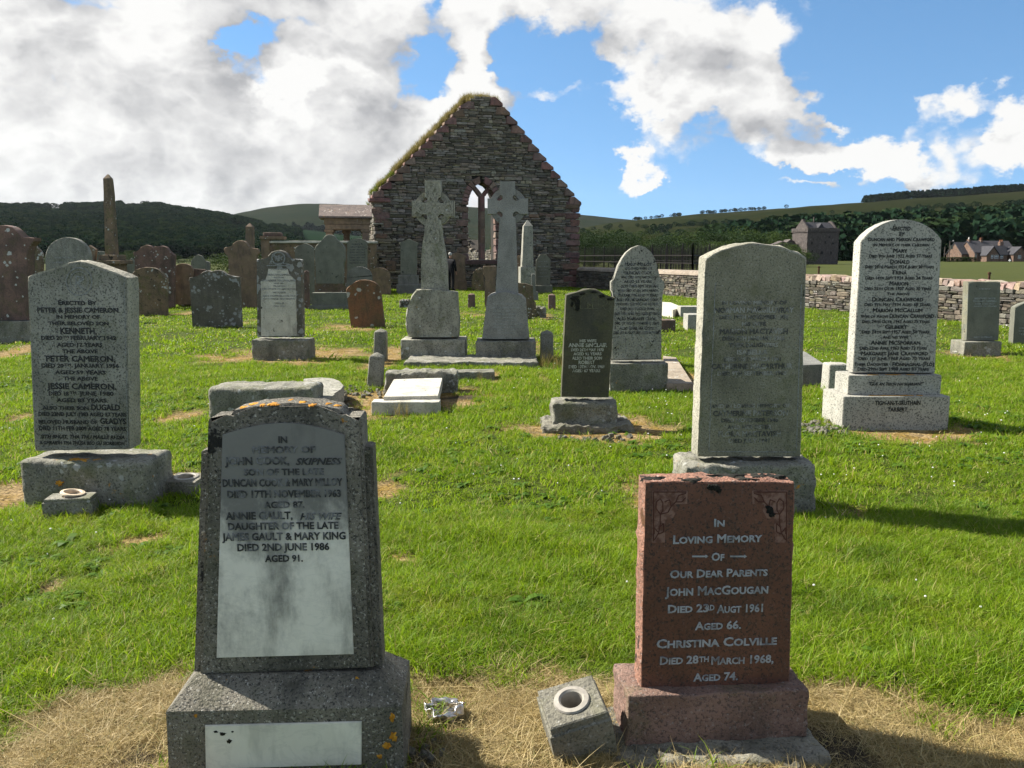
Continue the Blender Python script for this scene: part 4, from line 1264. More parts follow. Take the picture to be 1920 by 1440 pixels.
block('rubble_stone', 'small rounded grey stone half sunk in the lawn left of the carved cross', 749, 768, 562, 577, .3, 'grey_lichen', 5, .03, .04)
rr, c = lying('ledger_stone', 'sloping pale ledger stone with a dark side behind the tall pale headstone', [(1500, 655), (1512, 661), (1547, 683), (1500, 685)], .26, .26, 'granite_dark', 'ledger stone')
post('short thick grey kerb post beside the pale headstone at right', 1552, 1592, 682, 738, 2, 'granite_pale', 0)

# ------------------------------------------------------------------ stones of the middle distance
K1, K2, K7, K4, K8, K6 = (0, 300, 4), (400, 300, 6), (340, 420, 4.364), (700, 320, 4.8), (860, 460, 8.727), (1480, 340, 4.364)


def back_stone(label, pts, mat, th=.14, yaw=0.0, base=None, rough=.005, D=None, name='headstone', bevel=.012, cat='gravestone', lines=None, lmat='faint_letter', bmat=None, off=None, panel=None, lcr=None, seed=0):
    """an upright slab traced as an outline at its own distance; BASE lists stepped blocks (l, r, top, bottom, depth, setback)"""
    yb = max(p[1] for p in pts)
    xs_ = [p[0] for p in pts]
    if base:
        yb = max(b[3] for b in base)
    r, f = stone(name, label, (min(xs_) + max(xs_)) / 2, yb, yaw, cat, None, D)
    so = 0.0
    if base:
        for k, (l, rr_, yt, ybb, dep, sb) in enumerate(base):
            base_box(r, f, l, rr_, yt, ybb, dep, bmat or mat, 'base' if k == 0 else 'plinth', .012, rough, off=sb, seed=k + seed, sink=.08 if k == 0 else .01)
            so = sb + (dep - th) / 2
    o_ = so if off is None else off
    P = f.poly(pts, o_)
    if not base:
        zm = min(z for u, z in P)
        P = [(u, z - .1 if z < zm + .05 else z) for u, z in P]
        us = [u for u, z in P]
        foot(f, min(us), max(us), o_, o_ + th)
    link('headstone' if name == 'headstone' else 'shaft', prism(P, o_, o_ + th, bevel, rough, .09, 2, seed + len(pts)), mat, r, 35)
    if lines:
        inscribe(r, f, lines, lmat, o_, lcr, proud=.004)
    return r, f, o_


back_stone('grey slab with ogee top, thickly spotted with pale lichen, on the left lawn', crop([(92, 840), (65, 437), (130, 430), (160, 412), (180, 390), (210, 379), (240, 386), (255, 392), (268, 380), (300, 377), (335, 384), (360, 405), (385, 422), (466, 433), (490, 852)], *K7), 'grey_lichen', .13, -2, seed=3)
back_stone('brown sandstone stone tilted left, with a white lichen patch near its foot', crop([(1392, 842), (1348, 537), (1358, 522), (1385, 500), (1430, 468), (1465, 459), (1500, 456), (1540, 461), (1575, 474), (1605, 495), (1626, 517), (1668, 844)], *K7), 'red_lichen', .14, 1, seed=5)
back_stone('brown round-topped stone with mossy face behind the grey granite headstone at left', crop([(975, 1167), (982, 868), (1000, 840), (1040, 815), (1090, 804), (1150, 808), (1190, 825), (1225, 858), (1250, 893), (1246, 1167)], *K1), 'sandstone_lichen', .15, 0, seed=9)
back_stone('red sandstone gravestone with a double scrolled top on the left', crop([(1003, 1112), (1010, 745), (998, 692), (1035, 683), (1058, 652), (1095, 636), (1130, 645), (1150, 668), (1160, 648), (1175, 650), (1190, 648), (1215, 643), (1248, 655), (1268, 685), (1308, 716), (1303, 740), (1300, 1105)], *K1), 'sandstone', .18, 0, seed=11)
back_stone('plain red sandstone slab with a flat worn top left of the lichen-spotted slab', crop([(1338, 1102), (1316, 836), (1350, 822), (1420, 814), (1540, 822), (1525, 1102)], *K1), 'sandstone', .14, 0, seed=12)
back_stone('small brown round-headed stone peeping over the plain red slab', crop([(1300, 1060), (1305, 810), (1322, 788), (1360, 776), (1400, 779), (1430, 795), (1445, 820), (1440, 1060)], *K1), 'sandstone_brown', .13, 0, seed=13, D=27)
back_stone('distant pale grey stone with a rounded point, left', crop([(1425, 1060), (1432, 760), (1455, 725), (1485, 709), (1515, 722), (1537, 760), (1545, 1060)], *K1), 'slate_grey', .12, 0, seed=14, D=34)
back_stone('distant grey stone fragment beside the pale pointed one, left', crop([(1520, 1060), (1525, 775), (1545, 757), (1572, 768), (1575, 1060)], *K1), 'granite_dark', .12, 0, seed=15, D=36)
back_stone('dark pointed stone behind the double scrolled sandstone', crop([(942, 1060), (948, 770), (985, 735), (1008, 765), (1010, 1060)], *K1), 'slate_grey', .12, 0, seed=16, D=30)

# the big sandstone at the left edge
r, f, o_ = back_stone('large weathered red sandstone gravestone with a cornice at the left edge', [(-46, 600), (-44, 466), (-55, 458), (-58, 446), (-34, 444), (-26, 432), (-10, 424), (8, 422), (22, 426), (33, 435), (40, 445), (64, 446), (64, 452), (54, 461), (51, 480), (52, 600)],
           'sandstone', .24, -2, [(-62, 55, 602, 643, .55, 0)], seed=17, bmat='granite_base')
back_stone('small carved sandstone headstone standing behind the big one at the left edge', crop([(300, 620), (310, 420), (345, 330), (385, 365), (430, 415), (425, 620)], 0, 400, 5.54), 'sandstone_lichen', .15, 0, seed=18, D=24)
back_stone('grey round-topped headstone behind the pointed granite one at far left', [(86, 545)] + [(x, y) for x, y in reversed(arc_top(85, 167, 482, 445))] + [(167, 545)], 'granite', .16, -2, seed=19, D=21,
           lines=[('IN LOVING MEMORY', 123, 483, 40, 3), ('JAMES', 108, 492, 20, 3)], lmat='grey_letter')
back_stone('brown sandstone scroll-sided stone behind the grey round-topped one at left', [(150, 545), (155, 470), (168, 460), (179, 468), (176, 490), (178, 545)], 'sandstone_brown', .14, 0, seed=20, D=24)
back_stone('small pale stone between the round-topped one and the tall obelisk', [(174, 540), (176, 476), (184, 471), (195, 472), (198, 540)], 'slate_grey', .12, 0, seed=21, D=30)


def obelisk(label, shaft, steps, mat, D, yaw=0, slim=.9):
    """square tapering shaft from picture widths at several heights: (left, right, y)"""
    yb = max(s[3] for s in steps) if steps else shaft[-1][2]
    r, f = stone('obelisk', label, (shaft[-1][0] + shaft[-1][1]) / 2, yb, yaw, 'obelisk', None, D)
    w0 = abs(f.uv(shaft[-1][1], shaft[-1][2])[0] - f.uv(shaft[-1][0], shaft[-1][2])[0])
    ymid = w0 * .9
    bm = bmesh.new()
    rings4 = []
    for (l, rr_, y) in shaft:
        (u0, z), (u1, _) = f.uv(l, y, ymid), f.uv(rr_, y, ymid)
        c, h = (u0 + u1) / 2, abs(u1 - u0) / 2 * slim
        rings4.append([bm.verts.new((c + sx * h, ymid + sy * h, z)) for sx, sy in ((-1, -1), (1, -1), (1, 1), (-1, 1))])
    for a, b in zip(rings4, rings4[1:]):
        for i in range(4):
            bm.faces.new((a[i], a[(i + 1) % 4], b[(i + 1) % 4], b[i]))
    bm.faces.new(rings4[0])
    bmesh.ops.subdivide_edges(bm, edges=[e for e in bm.edges if e.calc_length() > .5], cuts=5, use_grid_fill=True)
    for v in bm.verts:
        v.co += mnoise.noise_vector(v.co * 5) * .012
    link('shaft', from_bm(bm), mat, r, 30)
    for k, (l, rr_, yt, yb_) in enumerate(steps):
        (u0, z1), (u1, _), (_, z0) = f.uv(l, yt, ymid), f.uv(rr_, yt, ymid), f.uv((l + rr_) / 2, yb_, ymid)
        h = (u1 - u0) / 2
        link('plinth' if k else 'collar', boxm(u0, u1, ymid - h, ymid + h, z0 if k < len(steps) - 1 else min(z0, 0) - .1, z1, .012, .004, 3, k), mat, r, 35)
    foot(f, -w0, w0, 0, ymid * 2)
    return r


obelisk('tall slender brown sandstone obelisk on a moulded pedestal at left', [(201, 203.5, 326.5), (194.5, 211.5, 335), (195.5, 214, 360), (197, 217.5, 420), (198.5, 221.5, 480)],
        [(192, 228, 478, 488), (184, 238, 488, 495), (193, 230, 495, 560)], 'sandstone_lichen', 24, slim=.78)
obelisk('small grey-brown obelisk rising behind the ornate brown sandstone headstone', [(467.5, 469, 418.5), (461.5, 475.5, 425), (461, 477, 470), (460, 478, 500)], [(456, 482, 500, 556)], 'sandstone_brown', 33)
obelisk('white marble obelisk with black stains in front of the chapel wall', [(988.4, 989.6, 412.5), (980, 998.5, 424), (978, 999, 460), (976, 999.5, 500)], [(974, 1002, 500, 546)], 'granite_spot', 36, 8)

back_stone('ornate brown sandstone headstone with scrolled shoulders left of centre', crop([(165, 1668), (170, 1092), (130, 1050), (118, 1000), (130, 983), (165, 985), (205, 972), (222, 938), (258, 912), (300, 904), (345, 912), (378, 942), (395, 985), (450, 994), (500, 1000), (512, 1045), (480, 1082), (482, 1668)], *K2), 'sandstone_brown', .2, -1, seed=22)
back_stone('plain grey headstone with a low pointed top beside the large ornate one', crop([(912, 1640), (918, 990), (935, 972), (1035, 934), (1095, 962), (1125, 990), (1130, 1640)], *K2), 'slate_grey', .13, 0, seed=23)
back_stone('large smooth grey headstone with stepped ogee shoulders on a two-step base', crop([(1150, 1390), (1152, 1160), (1140, 1130), (1143, 985), (1160, 960), (1192, 938), (1230, 892), (1258, 852), (1290, 838), (1330, 840), (1362, 858), (1388, 902), (1440, 938), (1474, 985), (1478, 1125), (1460, 1155), (1455, 1390)], *K2), 'slate_grey', .2, -1,
           [(577, 652, 573, 581, .62, 0), (584, 650, 549, 572, .42, .1)], seed=24, rough=.003)
back_stone('pale grey round-headed stone with a long fine inscription against the enclosure wall', [(651, 560), (651, 455)] + list(reversed(arc_top(651, 688, 457, 447))) + [(688, 455), (688, 560)], 'slate_grey', .13, 0, seed=25, D=34,
           lines=[('IN MEMORY OF', 670, 458, 20, 3), ('ARCHIBALD', 670, 463, 28, 2.6), ('WHO DIED 1861', 670, 468, 28, 2.4), ('AGED 70 YEARS', 670, 473, 30, 2.4), ('AND HIS WIFE', 670, 478, 24, 2.4), ('MARY DIED 1870', 670, 483, 28, 2.4), ('AGED 74 YEARS', 670, 488, 28, 2.4), ('ERECTED BY HIS SON', 670, 493, 30, 2.4)], lmat='lead_letter')
back_stone('dark grey round-topped stone behind the tilted brown one', [(650, 566), (650, 516)] + list(reversed(arc_top(650, 697, 518, 500))) + [(697, 516), (697, 566)], 'granite_dark', .13, 0, seed=26)
back_stone('orange-brown round-topped sandstone stone left of the carved cross', [(692, 553), (691, 514)] + list(reversed(arc_top(691, 731, 516, 502))) + [(731, 514), (733, 553)], 'sandstone_brown', .14, 0, seed=27)
back_stone('narrow brown sandstone stone edge behind the marble-faced headstone', [(566, 581), (566, 512), (570, 509), (574, 507), (578, 510), (579, 581)], 'sandstone', .14, 0, seed=28)
back_stone('grey pointed headstone on a two-step base in front of the chapel', crop([(245, 942), (245, 665), (235, 662), (235, 648), (245, 645), (320, 613), (392, 645), (402, 650), (402, 662), (392, 668), (388, 942)], *K4), 'slate_grey', .16, 0,
           [(743, 787, 533, 551, .5, 0), (746, 784, 516, 533, .34, .08)], seed=29, rough=.003, bmat='granite_dark')
back_stone('brown sandstone pedimented headstone behind the person', crop([(700, 1060), (690, 785), (675, 775), (680, 765), (750, 733), (838, 772), (840, 785), (825, 790), (832, 1060)], *K4), 'sandstone_brown', .2, 0,
           [(850, 875, 527, 541, .4, 0)], seed=30, D=40.2)
back_stone('small leaning lichened slab near the chapel window', crop([(205, 716), (236, 442), (262, 432), (282, 396), (310, 385), (342, 369), (400, 376), (420, 716)], *K8), 'sandstone_lichen', .13, 0, seed=31, D=39.5)
back_stone('brown sandstone pillar with a carved cap just left of the plain cross', crop([(425, 1010), (425, 492), (402, 480), (402, 342), (600, 338), (620, 360), (620, 480), (600, 492), (600, 1010)], *K8), 'sandstone_brown', .28, 0, seed=32)
back_stone('brown sandstone pedimented headstone right of the plain cross', crop([(880, 760), (880, 340), (860, 300), (860, 235), (985, 160), (1050, 180), (1215, 236), (1215, 300), (1172, 342), (1192, 760)], *K8), 'sandstone_brown', .2, 0, seed=33, D=37)
back_stone('mossy brown slab with a slanting top partly hidden by the plain cross', crop([(900, 1205), (905, 610), (960, 612), (1100, 628), (1215, 662), (1222, 900), (1262, 940), (1270, 1040), (1205, 1060), (1205, 1205)], *K8), 'sandstone_lichen', .18, 0, seed=34)
back_stone('small plain grey block stone behind the mossy slab, right of the plain cross', crop([(1190, 980), (1190, 470), (1255, 470), (1262, 760), (1302, 765), (1305, 980)], *K8), 'granite_dark', .18, 0, seed=35, D=31)
back_stone('grey headstone with a notched top and base against the chapel wall', crop([(1262, 670), (1266, 240), (1280, 225), (1308, 195), (1322, 152), (1440, 150), (1452, 185), (1490, 215), (1502, 235), (1497, 670)], *K8), 'slate_grey', .16, 0,
           [(1004, 1036, 535.5, 550, .45, 0)], seed=36, rough=.003, lines=[('IN LOVING MEMORY', 1382, 265, 150, 18), ('OF', 1382, 300, 60, 14), ('DONALD', 1382, 345, 170, 18), ('DIED 1918', 1382, 400, 150, 14), ('AGED 60', 1382, 450, 120, 14), ('PEACE PERFECT PEACE', 1382, 510, 170, 12)], lcr=K8, lmat='grey_letter')
r, f, o_ = back_stone('upright grey headstone on a rough base in front of the boundary wall at right', crop([(1450, 1302), (1466, 827), (1725, 826), (1708, 1302)], *K6), 'slate_grey', .15, 2,
           [(1809, 1879, 641, 667, .42, 0)], seed=37, rough=.004, bmat='granite_base', lines=[('IN MEMORY OF', 1598, 880, 90, 12), ('BELOVED WIFE', 1600, 958, 170, 14), ('MARGARET CAMPBELL', 1600, 980, 195, 16), ('DIED 11TH MAY', 1600, 1002, 160, 13), ('AGED 74 YEARS', 1600, 1022, 190, 12), ('REST IN PEACE', 1585, 1275, 150, 12)], lcr=K6)
me = prism(f.poly(crop([(1448, 1302), (1462, 822), (1728, 822), (1711, 1302)], *K6), o_ + .012), o_ + .012, o_ + .16, .006, .014, .05, 3, 4)
link('rough_edge', me, 'granite_green', r, 25)
back_stone('dark headstone with a sloping shoulder cut off by the right edge', crop([(1830, 1332), (1848, 1032), (1895, 1006), (1960, 985), (2060, 1010), (2050, 1332)], *K6), 'slate_grey', .14, 2, seed=38, lines=[('SACRED TO', 1920, 1200, 80, 12), ('THE MEMORY', 1920, 1225, 90, 12), ('OF JOHN', 1920, 1250, 80, 12)], lcr=K6)


# ------------------------------------------------------------------ stone laying
def rough_unit(seed):
    rnd = random.Random(seed)
    bm = bmesh.new()
    bmesh.ops.create_cube(bm, size=1.0)
    bmesh.ops.bevel(bm, geom=bm.edges[:], offset=.11, segments=1, affect='EDGES')
    for v in bm.verts:
        v.co += Vector((rnd.uniform(-.05, .05), rnd.uniform(-.09, .05), rnd.uniform(-.08, .08)))
    me = bpy.data.meshes.new('rough_stone')
    bmesh.ops.recalc_face_normals(bm, faces=bm.faces[:])
    bm.to_mesh(me)
    bm.free()
    return me


def unit_set(mat, n=9, seed=0):
    out = []
    for k in range(n):
        me = rough_unit(seed + k)
        me.materials.append(M[mat])
        out.append(me)
    return out


def lay(u0, u1, z0, z1, inside, hr, wr, rnd):
    """courses of rubble within inside(u, z) -> list of (u, z, w, h)"""
    out = []
    z = z0
    while z < z1:
        h = rnd.uniform(*hr)
        u = u0 - rnd.uniform(0, wr[0])
        while u < u1:
            w = rnd.uniform(*wr) * (1.0 if rnd.random() < .8 else 1.6)
            uc, zc = u + w / 2, z + h / 2
            if inside(uc, zc):
                # split now and then into two thin ones
                if h > hr[0] * 1.25 and rnd.random() < .45:
                    k = rnd.uniform(.4, .6)
                    out.append((uc, z + h * k / 2, w, h * k))
                    out.append((uc, z + h * k + h * (1 - k) / 2, w, h * (1 - k)))
                else:
                    out.append((uc, zc, w, h))
            u += w
        z += h
    return out


def place_stones(stones, parent, units, mat, depth, rnd, limit=290, name='stone', yc=0.0, gap=.012, proud=.03, rest='small_stones'):
    stones = sorted(stones, key=lambda s: -s[2] * s[3])
    V, Fc, nb = [], [], 0
    for i, (u, z, w, h) in enumerate(stones):
        me = units[rnd.randrange(len(units))]
        loc = (u, yc + depth / 2 - rnd.uniform(0, proud), z)
        sc = (max(.02, w - gap), depth, max(.02, h - gap))
        ry = rnd.uniform(-.03, .03)
        if i < limit:
            o = bpy.data.objects.new(name, me)
            COL.objects.link(o)
            o.parent = parent
            o.location, o.scale = loc, sc
            o.rotation_euler = (0, ry, 0)
        else:
            cs, sn = math.cos(ry), math.sin(ry)
            for v in me.vertices:
                x, y, zz = v.co.x * sc[0], v.co.y * sc[1], v.co.z * sc[2]
                V.append((loc[0] + x * cs + zz * sn, loc[1] + y, loc[2] - x * sn + zz * cs))
            for p in me.polygons:
                Fc.append(tuple(nb + k for k in p.vertices))
            nb += len(me.vertices)
    if V:
        me = bpy.data.meshes.new(rest)
        me.from_pydata(V, [], Fc)
        o = link(rest, me, mat, parent)
        o['kind'] = 'stuff'


# ------------------------------------------------------------------ ruined chapel
f = Face(895, GBASE, YAW)
chapel = empty('ruined_chapel', f.P, f.yaw)
tag(chapel, 'ruined stone chapel gable with a pointed traceried window and grass growing on its slopes', 'chapel')
TH = 1.15
eL, eR = f.uv(704, 366), f.uv(1084, 380)
ap = f.uv(906, 178)
apl, apr = f.uv(888, 180), f.uv(928, 184)
uL, uR = f.uv(704, 450)[0], f.uv(1084, 450)[0]
wl, wr = f.uv(876, 430)[0], f.uv(932, 430)[0]
wc = (wl + wr) / 2
z_sill, z_spring = f.uv(903, 487)[1], f.uv(903, 385)[1]
z_wtop = f.uv(903, 341)[1]


def slopeL(z):
    t = (z - eL[1]) / (apl[1] - eL[1])
    return eL[0] + (apl[0] - eL[0]) * t


def slopeR(z):
    t = (z - eR[1]) / (apr[1] - eR[1])
    return eR[0] + (apr[0] - eR[0]) * t


def win_half(z):
    """half width of the pointed opening at height z"""
    if z < z_sill or z > z_wtop:
        return 0
    if z < z_spring:
        return (wr - wl) / 2
    t = (z - z_spring) / (z_wtop - z_spring)
    return (wr - wl) / 2 * math.sqrt(max(0, 1 - t ** 1.7))


def in_gable(u, z):
    l = uL if z < eL[1] else slopeL(z)
    r_ = uR if z < eR[1] else slopeR(z)
    if u < l + .10 or u > r_ - .10 or z > ap[1] - .05:
        return False
    hw = win_half(z)
    if hw and abs(u - wc) < hw + .16:
        return False
    if z_wtop <= z < z_wtop + .3 and abs(u - wc) < .25:
        return False
    return True


rnd = random.Random(5)
# core of the gable, recessed behind the facing stones, in butted pieces round the window
gable = empty('gable_wall')
gable.parent = chapel


def core_piece(pts, y0=.07, y1=TH):
    return prism([(u, z) for u, z in pts], y0, y1, 0)


zb = -.3
archL = [(wc - win_half(z_spring + (z_wtop - z_spring) * i / 8), z_spring + (z_wtop - z_spring) * i / 8) for i in range(9)]
archR = [(2 * wc - u, z) for u, z in archL]
pl = [(uL + .03, zb), (wl, zb), (wl, z_spring)] + archL[1:] + [(wc, apl[1] - .12), (apl[0] + .08, apl[1] - .12), (eL[0] + .10, eL[1])]
pr = [(wr, zb), (uR - .03, zb), (eR[0] - .10, eR[1]), (apr[0] - .08, apr[1] - .12), (wc, apl[1] - .12)] + archR[::-1][:-1] + [(wr, z_spring)]
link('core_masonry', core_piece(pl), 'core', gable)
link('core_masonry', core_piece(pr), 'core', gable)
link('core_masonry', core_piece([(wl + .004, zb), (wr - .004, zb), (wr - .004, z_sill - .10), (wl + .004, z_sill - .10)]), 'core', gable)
units = unit_set('rubble', 10, 50)
st = lay(uL, uR, -.1, ap[1], in_gable, (.075, .165), (.18, .55), rnd)
place_stones(st, gable, units, 'rubble', .30, rnd, 290, 'stone', 0.0, .012, .045)
# left end of the gable and its inner edge, lit from the left
side = []
zz = 0
while zz < eL[1]:
    h = rnd.uniform(.12, .24)
    yy = .05
    while yy < TH:
        w = rnd.uniform(.2, .5)
        side.append((yy + w / 2, zz + h / 2, w, h))
        yy += w
    zz += h
sideu = unit_set('rubble_lit', 6, 80)
for (y, z, w, h) in side:
    o = bpy.data.objects.new('end_stone', sideu[rnd.randrange(6)])
    COL.objects.link(o)
    o.parent = gable
    o.location = (uL + .06 + rnd.uniform(-.03, .03), y, z)
    o.scale = (.22, max(.05, w - .02), max(.05, h - .02))
# red freestone: quoins, sloping skews, window surround
ru = unit_set('red_block', 8, 120)


def red(u, y, z, w, d, h, name, ry=0.0, parent=None, flat_=False):
    o = bpy.data.objects.new(name, ru[rnd.randrange(len(ru))])
    COL.objects.link(o)
    o.parent = parent or gable
    o.location = (u, y + d / 2, z)
    o.scale = (w, d, h)
    o.rotation_euler = (0, ry, 0)
    return o


z, k = 0.0, 0
while z < eR[1] - .05:
    h = rnd.uniform(.24, .36)
    w = rnd.uniform(.75, .95) if k % 2 else rnd.uniform(.42, .58)
    red(uR - w / 2 + .06, -.06, z + h / 2, w, .6, h - .02, 'quoin')
    z += h
    k += 1
z, k = 2.2, 0
while z < eL[1] - .2:
    h = rnd.uniform(.2, .3)
    if rnd.random() < .45:
        w = rnd.uniform(.3, .6)
        red(uL + w / 2, -.04, z + h / 2, w, .5, h - .02, 'quoin')
    z += h


def skew(zs, sgn):
    h = zs[1] - zs[0] - .03
    fn = slopeL if sgn < 0 else slopeR
    o0, o1 = fn(zs[0]) + sgn * .05, fn(zs[1]) + sgn * .05
    inn = rnd.uniform(.50, .72)
    a, b = (o0, zs[0] + .015), (o1, zs[0] + .015 + h)
    q = [a, (o0 - sgn * .02, zs[0] + .05 + h * .25), (o1 + sgn * .05, zs[0] + h * .93), b, (o1 - sgn * .03, zs[0] + h), (o0 - sgn * inn, zs[0] + h * rnd.uniform(.9, 1)), (o0 - sgn * (inn + .04), zs[0] + .03)]
    me = prism(q, -.10, .55, .02)
    link('skew_stone', me, 'red_block', gable, 40)


for sgn, e_, a_ in ((-1, eL, apl), (1, eR, apr)):
    n = 12
    zs = np.linspace(e_[1] - .12, a_[1] - (.25 if sgn < 0 else -.05), n + 1)
    for i in range(n):
        skew((zs[i], zs[i + 1]), sgn)
red(eL[0] + .2, -.12, eL[1] - .22, .95, .7, .22, 'skew_putt')
red(eR[0] - .30, -.12, eR[1] - .20, .80, .7, .24, 'skew_putt')
# a course of red stones beside the window
u = f.uv(992, 403)[0]
for k in range(6):
    w = rnd.uniform(.35, .55)
    red(u + w / 2, -.05, f.uv(1000, 404)[1] + rnd.uniform(-.04, .06), w, .3, .17, 'red_stone')
    u += w
for (x, y_, w_, h_) in ((716, 405, .75, .4), (727, 421, .38, .33), (706, 395, .5, .25), (775, 470, .3, .25), (842, 452, .5, .3), (733, 498, .5, .5)):
    uu, zz_ = f.uv(x, y_)
    red(uu, -.05, zz_, w_, .3, h_, 'red_stone')
# jambs and arch
window = empty('window_surround')
window.parent = chapel
for sgn in (-1, 1):
    z, k = z_sill - .05, 0
    while z < z_spring - .1:
        h = rnd.uniform(.30, .42)
        w = rnd.uniform(.50, .66) if k % 2 else rnd.uniform(.26, .36)
        ue = wc + sgn * (wr - wl) / 2
        red(ue + sgn * w / 2 - sgn * .05, -.07, z + h / 2, w, .62, h - .02, 'jamb_stone', 0, window)
        z += h
        k += 1
    n = 7
    for i in range(n):
        t0, t1 = i / n, (i + 1) / n
        q = []
        for t, ex in ((t0 + .01, -.05), (t1 - .01, -.05), (t1 - .01, .27), (t0 + .01, .27)):
            zz_ = z_spring + (z_wtop - z_spring) * t
            hw = win_half(min(zz_, z_wtop - 1e-4))
            # outward normal of the arch curve
            z2 = min(z_wtop - 1e-4, zz_ + .02)
            dx, dz = win_half(z2) - hw, z2 - zz_
            L_ = math.hypot(dx, dz) or 1
            nx, nz = dz / L_, -dx / L_
            q.append((wc + sgn * max(0.0, hw + nx * ex), zz_ + nz * ex))
        me = prism(q, -.08, .56, .012)
        link('voussoir', me, 'red_block', window, 40)
red(wc, -.12, z_sill - .12, (wr - wl) + .9, .9, .2, 'sill', 0, window)
# Y tracery
um = f.uv(905.5, 430)[0]
mw = .30
zj = f.uv(903, 366)[1]
for i in range(4):
    z0_, z1_ = z_sill + (zj - z_sill) * i / 4, z_sill + (zj - z_sill) * (i + 1) / 4
    me = prism([(um - mw / 2, z0_ + .008), (um + mw / 2, z0_ + .008), (um + mw / 2 - .005, z1_ - .008), (um - mw / 2 + .005, z1_ - .008)], .12, .42, .05)
    link('mullion_stone', me, 'red_block', window, 30)
for sgn in (-1, 1):
    ptsL, ptsR = [], []
    for i in range(9):
        t = i / 8
        zc_ = zj - .05 + (z_wtop - zj + .02) * t * .93
        uc_ = um + sgn * (.07 + .52 * t ** 1.25)
        hw = win_half(min(max(zc_, z_spring), z_wtop - .01)) + .10
        uc_ = wc + sgn * min(abs(uc_ - wc), hw)
        ptsL.append((uc_ - .115, zc_))
        ptsR.append((uc_ + .115, zc_ + .02))
    me = prism(ptsL + ptsR[::-1], .13, .41, .03)
    link('tracery_branch', me, 'red_block', window, 40)
# nave walls behind: the right one stands to a broken height and is seen through the window
def nave_wall(name, u, y0, y1, hfun, face, unit, mat, core):
    root = empty(name)
    root.parent = chapel
    rn = random.Random(len(name))
    pts = [(y0, -.3), (y1, -.3)]
    n = 14
    for i in range(n, -1, -1):
        y = y0 + (y1 - y0) * i / n
        pts.append((y, hfun(y)))
    me = prism(pts, 0, .8, 0)
    for v in me.vertices:
        x, y, z = v.co
        v.co = (u + y + .1, x, z)
    me.flip_normals()
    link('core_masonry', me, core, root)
    stn = lay(y0, y1, 0, max(hfun(y0 + (y1 - y0) * i / 20) for i in range(21)), lambda a, b: y0 < a < y1 and b < hfun(a), (.10, .2), (.2, .55), rn)
    V, Fc, nb = [], [], 0
    for (a, b, w, h) in stn:
        me = unit[rn.randrange(len(unit))]
        dx = rn.uniform(-.03, .04)
        for v in me.vertices:
            V.append((u + .1 + v.co.y * .25 + dx, a + v.co.x * (w - .02), b + v.co.z * (h - .02)))
        for p in me.polygons:
            Fc.append(tuple(nb + q for q in p.vertices))
        nb += len(me.vertices)
    me = bpy.data.meshes.new('stones')
    me.from_pydata(V, [], Fc)
    o = link('facing_stones', me, mat, root)
    o['kind'] = 'stuff'


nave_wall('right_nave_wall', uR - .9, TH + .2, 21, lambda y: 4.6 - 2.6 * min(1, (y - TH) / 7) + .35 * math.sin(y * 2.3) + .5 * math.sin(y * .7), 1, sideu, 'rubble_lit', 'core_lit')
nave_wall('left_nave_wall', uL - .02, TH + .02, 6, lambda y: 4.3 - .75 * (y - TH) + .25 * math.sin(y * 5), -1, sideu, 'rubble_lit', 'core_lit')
foot(f, uL - .2, uR + .2, -.1, TH)

# ------------------------------------------------------------------ burial enclosure and its canopied monument
f = Face(600, 536, 8.0, 0, None)
f = Face(598, 551, 8.0)
enc = empty('burial_enclosure', f.P, f.yaw)
tag(enc, 'low stone burial enclosure wall with a moulded coping left of the chapel', 'enclosure')
(x0, zt), (x1, _) = f.uv(500, 456), f.uv(706, 460)
link('wall', boxm(x0, x1, .05, .55, -.1, zt, .01, .012, 10, 2), 'sandstone_lichen', enc, 35)
link('coping', boxm(x0 - .08, x1 + .05, -.06, .66, zt + .002, zt + .10, .02, .006, 8, 3), 'marble_worn', enc, 35)
for (l, r_, yt, yb, y0, y1) in ((489, 506, 445, 551, -.08, .45), (503, 511, 462, 551, -.02, .3)):
    (a, z1), (b, _) = f.uv(l, yt), f.uv(r_, yt)
    link('pilaster', boxm(a, b, y0, y1, -.1, z1, .02), 'sandstone_brown', enc, 35)
(a, z0), (b, z1) = f.uv(487, 449), f.uv(533, 436)
link('cornice', boxm(a, b, -.15, .8, z0, z0 + .14, .03), 'sandstone_brown', enc, 35)
link('capstone', boxm(a + .15, b - .15, -.05, .7, z0 + .145, z1, .03, .01, 4, 5), 'sandstone', enc, 35)
foot(f, x0, x1, 0, .6)
f2 = Face(652, 549, 10.0)
can = empty('canopied_monument', f2.P, f2.yaw)
tag(can, 'sandstone canopy with a lichened stone roof on square columns beside the chapel', 'monument')
zt = zt + .11
(x0, zr), (x1, _) = f2.uv(601, 383, .9), f2.uv(694, 383, .9)
ze = f2.uv(650, 408)[1]
zb_ = f2.uv(650, 430)[1]
dp = 1.9
bm = bmesh.new()
prof = [(-.22, ze - .02), (-.22, ze + .05), (dp / 2, zr), (dp + .22, ze + .05), (dp + .22, ze - .02)]
a = [bm.verts.new((x0 - .05, y, z)) for y, z in prof]
b = [bm.verts.new((x1 + .05, y, z)) for y, z in prof]
for i in range(5):
    bm.faces.new((a[i], a[(i + 1) % 5], b[(i + 1) % 5], b[i]))
bm.faces.new(a[::-1])
bm.faces.new(b)
link('roof', from_bm(bm), 'stone_roof', can, 30)
link('entablature', boxm(x0 + .16, x1 - .02, 0, dp, zb_ + .22, ze - .022, .015), 'sandstone_brown', can, 30)
link('architrave', boxm(x0 + .20, x1 - .06, .04, dp - .04, zb_, zb_ + .218, .015), 'sandstone_brown', can, 30)
